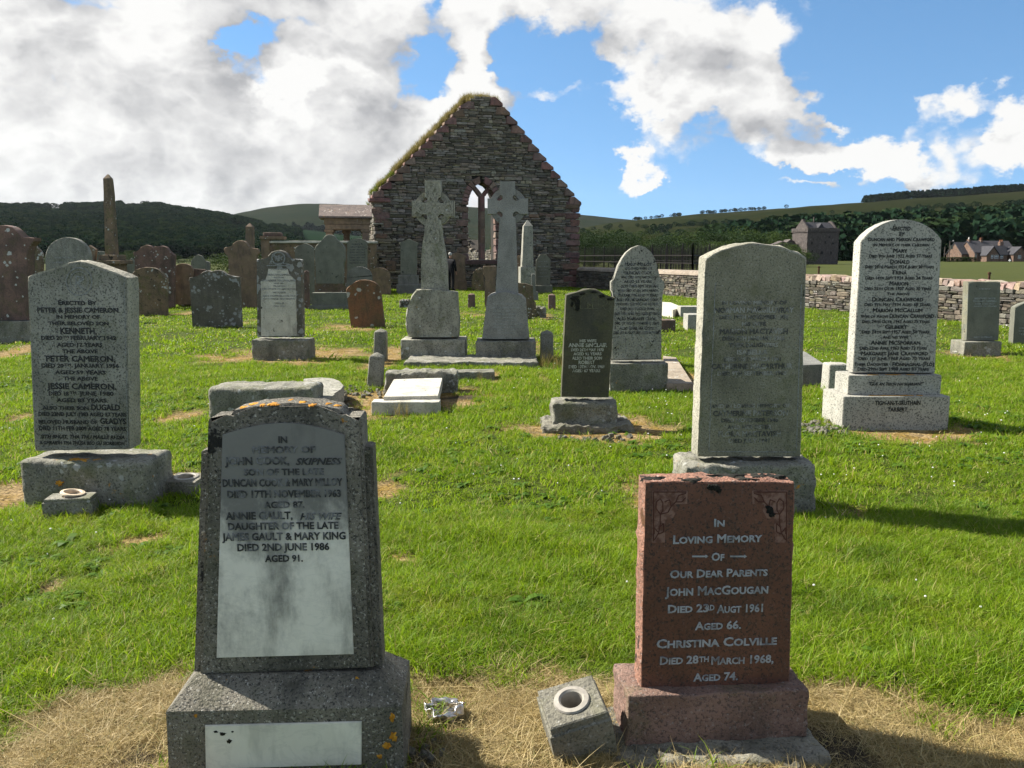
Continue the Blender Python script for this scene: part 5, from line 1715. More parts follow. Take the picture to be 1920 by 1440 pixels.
for (xa, ya) in ((x0 + .36, .2), (x1 - .24, .2), (x0 + .36, dp - .2), (x1 - .24, dp - .2), ((x0 + x1) / 2, dp - .2)):
    c = link('column', boxm(xa - .14, xa + .14, ya - .14, ya + .14, zt - .3, zb_ - .12, .015), 'sandstone_brown', can, 30)
    link('capital', boxm(xa - .20, xa + .20, ya - .18, ya + .18, zb_ - .118, zb_ - .002, .02), 'sandstone_brown', can, 30)
link('podium', boxm(x0 + .05, x1, -.02 + .1, dp, -.1, zt - .302, .01), 'sandstone_lichen', can, 30)

# ------------------------------------------------------------------ boundary wall on the right
wall = empty('boundary_wall', (WALL_A.x, WALL_A.y, 0), 0)
tag(wall, 'dry stone boundary wall with red coping stones along the right side of the churchyard', 'wall')
HW = .86
wu = unit_set('rubble_lit', 10, 200)
cu_ = unit_set('red_cope', 8, 300)
rn = random.Random(9)
for run, (P, Q, lim) in enumerate(((WALL_B, WALL_A, 90), (WALL_A, WALL_C, 205))):
    d = Q - P
    L, yw = d.length, math.atan2(d.y, d.x)
    sec = empty('wall_section')
    sec.parent = wall
    sec.location = P - WALL_A
    sec.rotation_euler = (0, 0, yw)
    link('wall_core', boxm(0, L, .10, .48, -.2, HW - .02, 0), 'core_lit', sec)
    st = lay(0, L, -.05, HW, lambda a, b: b < HW - .02 and 0 < a < L, (.055, .13), (.13, .40), rn)
    place_stones(st, sec, wu, 'rubble_lit', .2, rn, lim, 'stone', .0, .012, .05)
    if run == 0:
        cm = prism([(.30 * math.cos(math.pi * i / 8) + .28, HW + .19 * math.sin(math.pi * i / 8)) for i in range(9)], 0, L, .01)
        for v in cm.vertices:
            x, y, z = v.co
            v.co = (y, x, z)
        cm.flip_normals()
        link('rounded_coping', cm, 'red_cope', sec, 40)
    else:
        s_ = .05
        while s_ < L:
            w = rn.uniform(.15, .26)
            o = bpy.data.objects.new('coping_stone', cu_[rn.randrange(8)])
            COL.objects.link(o)
            o.parent = sec
            o.location = (s_ + w / 2, .28, HW + .06 + rn.uniform(-.02, .02))
            o.scale = (w * 1.05, .56, rn.uniform(.14, .19))
            o.rotation_euler = (rn.uniform(-.05, .05), rn.uniform(.10, .34), rn.uniform(-.06, .06))
            s_ += w * .93
    m_ = (P + Q) / 2
    FOOT.append((m_.x, m_.y, yw, L / 2, .35))

# fence posts of the pasture, just beyond the wall
def fence_post(label, px, yt, yb, D, stay=True):
    a, b = at(px, yb, D), at(px, yt, D)
    r = empty('fence_post', (a.x, a.y, 0))
    tag(r, label, 'fence post')
    link('stake', boxm(-.026, .026, -.026, .026, -.2, b.z, .008), 'rust', r)
    link('finial', boxm(-.04, .04, -.04, .04, b.z + .002, b.z + .07, .015), 'rust', r)
    if stay:
        me = boxm(-.025, .025, -.025, .025, 0, .95, .004)
        o = link('stay', me, 'rust', r)
        o.rotation_euler = (0, rad(-38), 0)
        o.location = (-.60, 0, .25)


fence_post('rusty iron fence post with a slanting stay behind the boundary wall, below the castle', 1534, 503, 530, 30)
fence_post('thin dark fence post behind the boundary wall, above the upright grey headstone', 1853, 515, 540, 24, False)

# ------------------------------------------------------------------ iron railings enclosure
A, B = at(1080, 505, 58), at(1298, 505, 40)
A.z = B.z = 0
rail_root = empty('iron_railings', B, 0)
tag(rail_root, 'tall black iron railings round a burial plot beyond the wall right of the chapel', 'railings')


def rail_run(P, Q, h):
    d = Q - P
    n = int(d.length / .16)
    bm = bmesh.new()

    def bar(c, w, z0, z1, tip=False):
        vs_ = []
        for z, k in ((z0, 1), (z1, 1), (z1 + (.10 if tip else 0), .15)):
            vs_.append([bm.verts.new((c.x + sx * w * k, c.y + sy * w * k, z)) for sx, sy in ((-1, -1), (1, -1), (1, 1), (-1, 1))])
        for a, b in zip(vs_, vs_[1:]):
            for i in range(4):
                bm.faces.new((a[i], a[(i + 1) % 4], b[(i + 1) % 4], b[i]))
    for i in range(n + 1):
        c = P.lerp(Q, i / n) - B
        big = i % 12 == 0 or i == n
        bar(c, .03 if big else .013, 0, h + (.14 if big else (.0 if i % 2 else .10)), True)
    o = link('bars', from_bm(bm), 'iron', rail_root)
    o['kind'] = 'stuff'
    for z in (.18, h * .62, h * .80):
        me = boxm(0, d.length, -.02, .02, z, z + .05, 0)
        o = link('rail', me, 'iron', rail_root)
        o.location = P - B
        o.rotation_euler = (0, 0, math.atan2(d.y, d.x))


back = Vector((6.5, 9, 0))
rail_run(A, B, 2.0)
rail_run(B, B + back, 2.0)
rail_run(A + back, B + back, 2.0)

# ------------------------------------------------------------------ castle tower
def castle():
    D = 165.0
    f = Face(1530, 496, 22.0, -.35, D)
    r = empty('castle_tower', f.P, f.yaw)
    tag(r, 'ruined red-grey stone castle tower house with a slate cap roof behind the pasture', 'castle')
    xl, xr = f.uv(1514, 450)[0], f.uv(1573, 450)[0]
    z = lambda y: f.uv(1540, y)[1]
    dp = 4.4
    link('tower_wall', boxm(xl, xr, 0, dp, -1, z(436), .1, .10, 6, 1), 'castle', r, 35)
    link('corbel_course', boxm(xl - .12, xr + .12, -.12, dp + .12, z(436) + .01, z(434), .05), 'castle', r, 35)
    t = .5
    zp0, zp1 = z(434) + .01, z(428)
    for (a, b, c, d) in ((xl - .1, xr + .1, -.1, t), (xl - .1, xr + .1, dp - t, dp + .1), (xl - .1, xl + t, t + .01, dp - t - .01), (xr - t, xr + .1, t + .01, dp - t - .01)):
        link('parapet', boxm(a, b, c, d, zp0, zp1, .06, .05, 6, 2), 'castle', r, 35)
    # cap house with gabled roof running across
    x0, x1, y0, y1 = xl + .6, xr - .5, .7, dp - .7
    zr, ze = z(416), z(427)
    rf = prism([(y0, ze), (y1, ze), ((y0 + y1) / 2, zr)], x0, x1, 0)
    for v in rf.vertices:
        a, b, c = v.co
        v.co = (b, a, c)
    rf.flip_normals()
    link('roof', rf, 'slate_roof', r)
    for xx in (x0 - .25, x1):
        gb = prism([(y0 - .1, ze - .6), (y1 + .1, ze - .6), (y1 + .1, ze + .1), ((y0 + y1) / 2 + .3, zr + .25), ((y0 + y1) / 2 - .3, zr + .25), (y0 - .1, ze + .1)], xx, xx + .35, .02)
        for v in gb.vertices:
            a, b, c = v.co
            v.co = (b, a, c)
        gb.flip_normals()
        link('crow_gable', gb, 'castle', r)
    dm = prism([(f.uv(1537, 425)[0], ze), (f.uv(1549, 425)[0], ze), (f.uv(1543, 425)[0], z(418.5))], y0 - .3, y0 + 2, 0)
    link('dormer', dm, 'slate_roof', r)
    link('chimney', boxm(x0 - .2, x0 + .4, dp / 2 - .3, dp / 2 + .3, zr, zr + .5, .05), 'castle', r)
    link('finial', boxm(f.uv(1541, 412)[0] - .1, f.uv(1541, 412)[0] + .1, dp / 2 - .1, dp / 2 + .1, zr - .2, z(406), .03), 'timber', r)
    for (x, y, w, h) in ((1522.5, 455.5, .25, .5), (1547.5, 454.5, .25, .5), (1555, 444.5, .35, .3), (1561.5, 456.5, .6, .35), (1541, 474, .55, .55), (1523, 470.5, .2, .35), (1558, 474.5, .3, .55), (1531, 433, .3, .3)):
        u, zz = f.uv(x, y)
        link('window_slit', boxm(u - w / 2, u + w / 2, -.09, .3, zz - h / 2, zz + h / 2, .02), 'iron', r)
    # broken curtain wall running left
    cw = prism(f.poly([(1337, 500), (1337, 459), (1345, 457), (1347, 465), (1380, 466), (1440, 462), (1460, 456), (1468, 452), (1475, 455), (1482, 449), (1490, 452), (1496, 462), (1514, 470), (1514, 500)], 3.0), 3.0, 4.6, .05, .25, .8, 2, 5)
    link('curtain_wall', cw, 'castle', r, 40)


castle()


# ------------------------------------------------------------------ cottages beyond the field
def gable_block(root, x0, x1, y0, y1, z0, ze, zr, along='x', wall='cottage', over=.25):
    """walls with gables and a slate roof; along = ridge direction"""
    bm = bmesh.new()
    if along == 'x':
        m = (y0 + y1) / 2
        P = [(y0, z0), (y1, z0), (y1, ze), (m, zr), (y0, ze)]
        mk = lambda a, s: (s, a[0], a[1])
        s0, s1 = x0, x1
        Q = [(y0 - over, ze - .12), (m, zr + .02), (y1 + over, ze - .12), (y1 + over, ze + .10), (m, zr + .27), (y0 - over, ze + .10)]
    else:
        m = (x0 + x1) / 2
        P = [(x0, z0), (x1, z0), (x1, ze), (m, zr), (x0, ze)]
        mk = lambda a, s: (a[0], s, a[1])
        s0, s1 = y0, y1
        Q = [(x0 - over, ze - .12), (m, zr + .02), (x1 + over, ze - .12), (x1 + over, ze + .10), (m, zr + .27), (x0 - over, ze + .10)]
    for pts, mt, nm, e in ((P, wall, 'wall', 0.0), (Q, 'slate_roof', 'roof', .2)):
        bm = bmesh.new()
        a = [bm.verts.new(mk(p, s0 - e)) for p in pts]
        b = [bm.verts.new(mk(p, s1 + e)) for p in pts]
        n = len(pts)
        for i in range(n):
            bm.faces.new((a[i], a[(i + 1) % n], b[(i + 1) % n], b[i]))
        bm.faces.new(a[::-1])
        bm.faces.new(b)
        link(nm, from_bm(bm), mt, root)


def win(root, u, z, w, h, y, sash=True):
    fr = link('window', boxm(u - w / 2, u + w / 2, y - .06, y + .05, z - h / 2, z + h / 2, 0), 'white_paint', root)
    for sx in (-.24, .24):
        for sz in (-.25, .25):
            link('pane', boxm(u + sx * w - w * .19, u + sx * w + w * .19, y - .075, y - .05, z + sz * h - h * .19, z + sz * h + h * .19, 0), 'pane', fr)


f = Face(1817, 490, 14, 0, 250)
r = empty('cottage', f.P, f.yaw)
tag(r, 'small stone cottage with a grey slate roof, left one of the two beyond the field', 'house')
U = lambda x, y=480: f.uv(x, y)[0]
Z = lambda y: f.uv(1817, y)[1]
gable_block(r, U(1803), U(1838), 0, 6, -.5, Z(477), Z(455.5))
win(r, U(1823.5), Z(481), .8, 1.4, 0)
f = Face(1874, 491, 8, 0, 246)
r = empty('cottage', f.P, f.yaw)
tag(r, 'long stone house with several gables and chimneys, right one of the two beyond the field', 'house')
U = lambda x, y=480: f.uv(x, y)[0]
Z = lambda y: f.uv(1874, y)[1]
gable_block(r, U(1836), U(1914), 2.0, 9.5, -.5, Z(474), Z(452.5))
gable_block(r, U(1845), U(1868), -1.2, 3.5, -.5, Z(479), Z(463), 'y')
gable_block(r, U(1894), U(1919), -1.4, 3.5, -.5, Z(477), Z(464), 'y')
gable_block(r, U(1872), U(1890), .2, 3.5, -.5, Z(478), Z(462))
for (x, y, w, h, yy) in ((1862, 481.5, .9, 1.0, -1.2), (1865.5, 481.5, .4, 1.0, -1.2), (1855, 481.5, .7, 1.0, -1.2), (1879, 481.5, .9, 1.0, .2), (1838.5, 480, .6, 1.2, 2.0), (1905, 482, .9, 1.0, -1.4)):
    win(r, U(x), Z(y), w, h, yy)
link('door', boxm(U(1889.5), U(1892.5), 1.9, 1.99, -.1, Z(479), .01), 'red_door', r)
for (x, y0_, y1_, w) in ((1839, 453, 448, .5), (1862, 454, 449, .6), (1891.5, 470, 453, 1.1)):
    c = link('chimney', boxm(U(x) - w / 2, U(x) + w / 2, 5.2 if x != 1891.5 else 3.2, 6.2 if x != 1891.5 else 4.2, Z(y0_) - .8, Z(y1_), .03), 'cottage', r)
    for k in (-.3, .3) if w > .55 else (0,):
        link('chimney_pot', boxm(U(x) + k * w - .14, U(x) + k * w + .14, 5.5 if x != 1891.5 else 3.5, 5.8 if x != 1891.5 else 3.8, Z(y1_) - .01, Z(y1_ - 4), .03), 'cream' if x == 1839 else 'pot', c)
o = link('white_tank', boxm(U(1881), U(1886), -2.6, -1.9, -.1, Z(485.5), .3), 'white_paint', r)


def utility_pole(label, px, yt, yb, D, box):
    a = at(px, yb, D)
    h = at(px, yt, D).z
    r = empty('utility_pole', (a.x, a.y, 0))
    tag(r, label, 'utility pole')
    link('pole', boxm(-.13, .13, -.13, .13, -.5, h, .04, taper=.25), 'timber', r)
    if box:
        link('transformer', boxm(.15, .85, -.3, .3, h - 2.4, h - 1.3, .05), 'slate_grey', r)
        link('cross_arm', boxm(-.15, 1.0, -.08, .08, h - .3, h - .1, .02), 'timber', r)
        link('insulator', boxm(.8, 1.05, -.1, .1, h - .1, h + .15, .03), 'white_paint', r)


utility_pole('utility pole carrying a transformer box left of the cottages', 1779, 451.5, 484, 248, True)
utility_pole('bare wooden pole left of the transformer pole beyond the field', 1770.5, 463, 484, 255, False)

# ------------------------------------------------------------------ the person by the cross
a = at(845.5, 543.5, 39.4)
r = empty('person', (a.x, a.y, 0), rad(150))
tag(r, 'person with white hair in dark clothes standing behind the carved cross, reading a stone', 'person')


def skin_body(chain, edges, radii, root_i, name, mat, parent, sub=2):
    me = bpy.data.meshes.new(name)
    me.from_pydata(chain, edges, [])
    o = link(name, me, None, parent)
    sk = o.modifiers.new('skin', 'SKIN')
    for i, rr in enumerate(radii):
        me.skin_vertices[0].data[i].radius = rr if isinstance(rr, tuple) else (rr, rr)
    me.skin_vertices[0].data[root_i].use_root = True
    s2 = o.modifiers.new('sub', 'SUBSURF')
    s2.levels = s2.render_levels = sub
    me.materials.append(M[mat])
    return o


J = [(0, 0, .95), (0, 0, 1.15), (0, .01, 1.38), (0, .02, 1.47), (.20, .01, 1.40), (.25, .0, 1.12), (.22, -.12, .92), (-.20, .01, 1.40), (-.25, 0, 1.12), (-.22, -.10, .90),
     (.10, 0, .90), (.11, -.02, .50), (.11, .02, .08), (.12, -.15, .035), (-.10, 0, .90), (-.11, -.02, .50), (-.11, .02, .08), (-.12, -.15, .035)]
E = [(0, 1), (1, 2), (2, 3), (2, 4), (4, 5), (5, 6), (2, 7), (7, 8), (8, 9), (0, 10), (10, 11), (11, 12), (12, 13), (0, 14), (14, 15), (15, 16), (16, 17)]
RR = [(.17, .12), (.165, .115), (.18, .115), (.07, .07), (.075, .075), (.058, .058), (.045, .045), (.075, .075), (.058, .058), (.045, .045), (.10, .10), (.075, .075), (.06, .06), (.045, .04), (.10, .10), (.075, .075), (.06, .06), (.045, .04)]
skin_body(J, E, RR, 0, 'body', 'cloth', r)
HN = [(0, .02, 1.47), (0, .01, 1.56), (0, -.01, 1.66), (0, -.01, 1.73), (0, -.10, 1.64)]
skin_body(HN, [(0, 1), (1, 2), (2, 3), (2, 4)], [(.05, .05), (.055, .055), (.085, .10), (.06, .075), (.018, .02)], 0, 'head', 'skin', r)
skin_body([(0, .035, 1.60), (0, .03, 1.70), (0, .0, 1.76)], [(0, 1), (1, 2)], [(.075, .07), (.092, .10), (.065, .08)], 0, 'hair', 'hair', r)
for s in (-1, 1):
    w0 = Vector((s * .22, -.12 if s > 0 else -.10, .91))
    pts, ed, rd = [tuple(w0), tuple(w0 + Vector((0, -.02, -.06)))], [(0, 1)], [(.03, .022), (.038, .02)]
    for q in range(4):
        b = len(pts)
        x = (q - 1.5) * .019
        pts += [tuple(w0 + Vector((x, -.03, -.11))), tuple(w0 + Vector((x, -.055, -.145 + .008 * abs(q - 1)))), tuple(w0 + Vector((x, -.05, -.175 + .012 * abs(q - 1))))]
        ed += [(1, b), (b, b + 1), (b + 1, b + 2)]
        rd += [(.009, .009)] * 3
    b = len(pts)
    pts += [tuple(w0 + Vector((-s * .035, -.04, -.07))), tuple(w0 + Vector((-s * .045, -.06, -.10)))]
    ed += [(1, b), (b, b + 1)]
    rd += [(.010, .010)] * 2
    skin_body(pts, ed, rd, 0, 'hand', 'skin', r, 1)

# ------------------------------------------------------------------ vegetation
def leaf_mat(name, c1, c2, trans=.45, world_scale=.6, dry=None, spec=.25, sat=1.0):
    m, nt = new_mat(name)
    oi = nt.nodes.new('ShaderNodeObjectInfo')
    geo = nt.nodes.new('ShaderNodeNewGeometry')
    rndm = math_(nt, 'FRACT', math_(nt, 'ADD', oi.outputs['Random'], math_(nt, 'MULTIPLY', geo.outputs['Random Per Island'], .63)))
    pn = noise(nt, geo.outputs['Position'], world_scale, 5, .6)
    c = mixc(nt, rndm, c1, c2)
    c = mixc(nt, mrange(nt, pn, .35, .65), mixc(nt, .45, c, c1), c)
    if name == 'grass_blade':
        p2 = noise(nt, vmath(nt, 'ADD', geo.outputs['Position'], (31, 17, 0)), 2.2, 4, .6)
        c = mixc(nt, mrange(nt, p2, .54, .74, 0, .42), c, (.27, .28, .02))
        p3 = noise(nt, vmath(nt, 'ADD', geo.outputs['Position'], (11, 47, 0)), .9, 4, .6)
        c = mixc(nt, mrange(nt, p3, .50, .70, 0, .6), c, (.055, .120, .010))
    if dry:
        c = mixc(nt, mrange(nt, math_(nt, 'FRACT', math_(nt, 'MULTIPLY', rndm, 9.7)), .86, .93, 0, .8), c, dry)
    d = nd(nt, 'ShaderNodeBsdfPrincipled', {'Base Color': c, 'Roughness': .55, 'Specular IOR Level': spec})
    t = nd(nt, 'ShaderNodeBsdfTranslucent', {'Color': c})
    mx = nd(nt, 'ShaderNodeMixShader', {0: trans, 1: d.outputs[0], 2: t.outputs[0]})
    nd(nt, 'ShaderNodeOutputMaterial', {'Surface': mx.outputs[0]})
    M[name] = m
    return m


leaf_mat('grass_blade', (.115, .210, .005), (.270, .370, .013), .50, 1.3, (.42, .34, .13), spec=.3)
leaf_mat('straw_blade', (.29, .215, .075), (.54, .43, .23), .25, 2.0, (.12, .13, .03))
leaf_mat('turf_grass', (.18, .145, .045), (.30, .24, .085), .4, 1.0, (.14, .16, .02))
leaf_mat('turf_green', (.10, .15, .015), (.19, .20, .03), .4, 1.0)
leaf_mat('broadleaf', (.055, .125, .010), (.12, .20, .02), .45, 1.0, spec=.15)
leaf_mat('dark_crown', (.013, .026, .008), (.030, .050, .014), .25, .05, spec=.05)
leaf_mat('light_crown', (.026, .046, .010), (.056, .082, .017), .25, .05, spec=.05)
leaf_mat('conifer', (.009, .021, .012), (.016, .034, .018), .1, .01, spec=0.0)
leaf_mat('scrub', (.017, .031, .014), (.028, .045, .018), .2, .01, spec=0.0)
leaf_mat('daisy', (.75, .75, .72), (.85, .84, .78), .2, 1.0)
leaf_mat('yellow_leaf', (.60, .28, .02), (.70, .40, .04), .3, 1.0)


def blades_mesh(name, n, h, spread, width, seed, lean=.5, segs=2, flat_=0.0, mat='grass_blade'):
    rn = np.random.default_rng(seed)
    V, Fc = [], []
    for i in range(n):
        a = rn.uniform(0, 2 * math.pi)
        rr = spread * math.sqrt(rn.random())
        bx_, by_ = rr * math.cos(a), rr * math.sin(a)
        hd = rn.uniform(0, 2 * math.pi)
        L_ = h * rn.uniform(.55, 1.15)
        ln = lean * rn.uniform(.2, 1.3)
        w = width * rn.uniform(.7, 1.2)
        fc_ = rn.uniform(0, 2 * math.pi)
        wx, wy = math.cos(fc_) * w / 2, math.sin(fc_) * w / 2
        b = len(V)
        for s in range(segs + 1):
            t = s / segs
            off = ln * L_ * t ** 1.7
            zz = L_ * t * (1 - .35 * ln * t) * (1 - flat_)
            cx_, cy_ = bx_ + math.cos(hd) * off, by_ + math.sin(hd) * off
            k = 1 - .75 * t
            if s < segs:
                V += [(cx_ - wx * k, cy_ - wy * k, zz), (cx_ + wx * k, cy_ + wy * k, zz)]
            else:
                V.append((cx_, cy_, zz))
        for s in range(segs - 1):
            Fc.append((b + 2 * s, b + 2 * s + 1, b + 2 * s + 3, b + 2 * s + 2))
        e = b + 2 * (segs - 1)
        Fc.append((e, e + 1, e + 2))
    me = bpy.data.meshes.new(name)
    me.from_pydata(V, [], Fc)
    me.materials.append(M[mat])
    return me


def proto_collection(name, meshes):
    c = bpy.data.collections.new(name)
    for me in meshes:
        c.objects.link(bpy.data.objects.new(name, me))
    return c


def scatter(name, pts, rot, scl, coll, label=None, cat=None, kind='stuff', parent=None):
    """one object: a copy of a random member of COLL at every point"""
    n = len(pts)
    me = bpy.data.meshes.new(name)
    me.from_pydata(np.asarray(pts).tolist(), [], [])
    ra = me.attributes.new('rot', 'FLOAT_VECTOR', 'POINT')
    ra.data.foreach_set('vector', np.asarray(rot, np.float32).ravel())
    sa = me.attributes.new('scl', 'FLOAT_VECTOR', 'POINT')
    sa.data.foreach_set('vector', np.asarray(scl, np.float32).ravel())
    o = link(name, me, None, parent)
    ng = bpy.data.node_groups.new(name + '_scatter', 'GeometryNodeTree')
    ng.interface.new_socket('Geometry', in_out='INPUT', socket_type='NodeSocketGeometry')
    ng.interface.new_socket('Geometry', in_out='OUTPUT', socket_type='NodeSocketGeometry')
    i_, o_ = ng.nodes.new('NodeGroupInput'), ng.nodes.new('NodeGroupOutput')
    ci = ng.nodes.new('GeometryNodeCollectionInfo')
    ci.inputs['Collection'].default_value = coll
    ci.inputs['Separate Children'].default_value = True
    ci.inputs['Reset Children'].default_value = True
    na, ns = ng.nodes.new('GeometryNodeInputNamedAttribute'), ng.nodes.new('GeometryNodeInputNamedAttribute')
    for q, nm in ((na, 'rot'), (ns, 'scl')):
        q.data_type = 'FLOAT_VECTOR'
        q.inputs[0].default_value = nm
    ip = ng.nodes.new('GeometryNodeInstanceOnPoints')
    ip.inputs['Pick Instance'].default_value = True
    er = ng.nodes.new('FunctionNodeEulerToRotation')
    ng.links.new(i_.outputs[0], ip.inputs['Points'])
    ng.links.new(ci.outputs[0], ip.inputs['Instance'])
    ng.links.new(na.outputs[0], er.inputs[0])
    ng.links.new(er.outputs[0], ip.inputs['Rotation'])
    ng.links.new(ns.outputs[0], ip.inputs['Scale'])
    ng.links.new(ip.outputs[0], o_.inputs[0])
    md = o.modifiers.new('scatter', 'NODES')
    md.node_group = ng
    o['kind'] = kind
    if label:
        o['label'] = label
    if cat:
        o['category'] = cat
    return o


def free_of_stones(x, y, m=0.0):
    ok = np.ones(len(x), bool)
    for (cx, cy, a, hw, hd) in FOOT:
        dx, dy = x - cx, y - cy
        u, v = dx * math.cos(a) + dy * math.sin(a), -dx * math.sin(a) + dy * math.cos(a)
        ok &= ~((np.abs(u) < hw + m) & (np.abs(v) < hd + m))
    return ok


def sector(n, y0, y1, rn):
    """random points in the wedge the camera looks over (a little wider)"""
    y = np.sqrt(rn.uniform(y0 * y0, y1 * y1, n))
    x = rn.uniform(-1, 1, n) * (y * .72 + .5)
    return x, y


grass_near = proto_collection('grass_tuft', [blades_mesh('grass_tuft', 18, .058, .045, .0036, s, 1.25, 3, .12) for s in range(5)])
grass_mid = proto_collection('grass_tuft', [blades_mesh('grass_tuft', 18, .060, .08, .0072, 20 + s, 1.15, 2, .15) for s in range(4)])
grass_far = proto_collection('grass_tuft', [blades_mesh('grass_tuft', 20, .065, .20, .019, 40 + s, 1.1, 2, .15) for s in range(4)])
straw = proto_collection('straw_tuft', [blades_mesh('straw_tuft', 16, .060, .05, .0026, 60 + s, 1.5, 3, .45, 'straw_blade') for s in range(5)])
straw_far = proto_collection('straw_tuft', [blades_mesh('straw_tuft', 14, .055, .09, .007, 70 + s, 1.4, 2, .5, 'straw_blade') for s in range(3)])
rn = np.random.default_rng(21)


def lawn(name, n, y0, y1, coll, h, dens_fn=None, label=None):
    x, y = sector(n, y0, y1, rn)
    keep = free_of_stones(x, y) & ~((beyond_wall(x, y) > 0) & (x > WALL_B.x))
    d = dead(x, y)
    keep &= rn.random(n) > d * 1.02
    keep &= rn.random(n) < np.clip(.10 + 1.75 * fbm(x, y, 6.5, 17), .35, 1)
    x, y = x[keep], y[keep]
    cl = fbm(x, y, 1.6, 11)
    cl2 = fbm(x, y, 5.5, 13)
    z = gh(x, y) - .004
    rot = np.stack([rn.normal(0, .12, len(x)), rn.normal(0, .12, len(x)), rn.uniform(0, 6.28, len(x))], -1)
    s = h * np.clip(-.25 + 1.25 * cl + 1.45 * cl2, .35, 2.2) * rn.uniform(.65, 1.35, len(x))
    return scatter(name, np.stack([x, y, z], -1), rot, np.stack([s ** .5 * h ** .5, s ** .5 * h ** .5, s], -1), coll, label, 'grass')


lawn('near_grass', 36000, 1.6, 5.2, grass_near, 1.1, label='short green lawn grass in the foreground of the churchyard')
lawn('lawn_grass', 40000, 5.0, 13.5, grass_mid, 1.05, label='short green lawn grass among the middle gravestones')
lawn('distant_grass', 34000, 13.0, 44, grass_far, 1.0, label='short green lawn grass at the back of the churchyard')

# scattered taller tussocks
x, y = sector(9000, 2.5, 20, rn)
k = free_of_stones(x, y) & (dead(x, y) < .35) & (fbm(x, y, 1.9, 51) > .60) & ~((beyond_wall(x, y) > 0) & (x > WALL_B.x))
x, y = x[k], y[k]
s = rn.uniform(1.0, 1.9, len(x))
scatter('tussocks', np.stack([x, y, gh(x, y)], -1), np.stack([rn.normal(0, .2, len(x)), rn.normal(0, .2, len(x)), rn.uniform(0, 6.28, len(x))], -1), np.stack([s * .6, s * .6, s], -1), grass_mid, 'taller ragged grass tussocks dotted over the lawn', 'grass')

# ragged longer grass right against the stones
ex, ey = [], []
for (cx, cy, a, hw, hd) in FOOT:
    if cy > 45 or hw > 6:
        continue
    n = int(70 * (hw + hd))
    t = rn.uniform(-1, 1, (n, 2))
    side_ = rn.random(n) < hw / (hw + hd)
    u = np.where(side_, t[:, 0] * hw, np.sign(t[:, 0]) * (hw + .015))
    v = np.where(side_, np.sign(t[:, 1]) * (hd + .015), t[:, 1] * hd)
    ex.append(cx + u * math.cos(a) - v * math.sin(a))
    ey.append(cy + u * math.sin(a) + v * math.cos(a))
ex, ey = np.concatenate(ex), np.concatenate(ey)
k = free_of_stones(ex, ey) & (rn.random(len(ex)) > dead(ex, ey) * .93)
ex, ey = ex[k], ey[k]
sc_ = rn.uniform(.7, 1.5, len(ex)) * np.where(ey < 4, .8, 1.0)
scatter('edge_grass', np.stack([ex, ey, gh(ex, ey)], -1), np.stack([rn.normal(0, .15, len(ex)), rn.normal(0, .15, len(ex)), rn.uniform(0, 6.28, len(ex))], -1), np.stack([sc_ * .8, sc_ * .8, sc_], -1), grass_mid,
        'longer green grass left standing against the stones', 'grass')


def dry(name, n, y0, y1, coll, h, label):
    x, y = sector(n, y0, y1, rn)
    d = dead(x, y)
    keep = free_of_stones(x, y, -.01) & (rn.random(n) < d) & (rn.random(n) > .8 * soil(x, y))
    x, y = x[keep], y[keep]
    rot = np.stack([rn.normal(0, .3, len(x)), rn.normal(0, .3, len(x)), rn.uniform(0, 6.28, len(x))], -1)
    s = h * rn.uniform(.5, 1.3, len(x)) * (.4 + 1.1 * fbm(x, y, 3.0, 6))
    scatter(name, np.stack([x, y, gh(x, y) - .003], -1), rot, np.stack([s, s, s * .8], -1), coll, label, 'dead grass')


dry('dead_grass', 60000, 1.6, 3.4, straw, .85, 'dead straw-coloured grass and moss across the foreground')
dry('dead_grass', 60000, 3.3, 34, straw_far, .9, 'dead straw-coloured grass in patches round the gravestones')

# long dry stalks lying about in the foreground
stalk = proto_collection('dry_stalk', [blades_mesh('dry_stalk', 1, .30, .01, .0045, 130 + s, 2.6, 5, .82, 'straw_blade') for s in range(6)])
x, y = sector(900, 1.7, 3.3, rn)
k = free_of_stones(x, y) & (dead(x, y) > .6) & (rn.random(len(x)) < .28)
x, y = x[k], y[k]
s = rn.uniform(.35, 1.0, len(x))
scatter('dry_stalks', np.stack([x, y, gh(x, y) + .012], -1), np.stack([rn.normal(0, .1, len(x)), rn.normal(0, .1, len(x)), rn.uniform(0, 6.28, len(x))], -1), np.stack([s, s, s], -1), stalk, 'long dry stalks lying on the dead grass in the foreground', 'dead grass')

# daisies and clover heads in the lawn
dm = bpy.data.meshes.new('flower_head')
bm = bmesh.new()
bmesh.ops.create_icosphere(bm, subdivisions=1, radius=.011)
for v in bm.verts:
    v.co.z = v.co.z * .6 + .06
bm.to_mesh(dm)
bm.free()
dm.materials.append(M['daisy'])
dcol = proto_collection('flower_head', [dm])
x, y = sector(5200, 2.6, 22, rn)
k = free_of_stones(x, y) & (dead(x, y) < .1) & (rn.random(len(x)) < np.clip((fbm(x, y, .45, 31) - .40) * 2.6, 0.02, 1)) & ~((beyond_wall(x, y) > 0) & (x > WALL_B.x))
x, y = x[k][:900], y[k][:900]
s = rn.uniform(.5, 1.0, len(x)) * np.clip(.45 + y * .045, .4, 1.3)
scatter('daisies', np.stack([x, y, gh(x, y) + .005], -1), np.zeros((len(x), 3)), np.stack([s, s, s * 0 + .8], -1), dcol, 'small white daisy and clover heads scattered through the lawn', 'flowers')


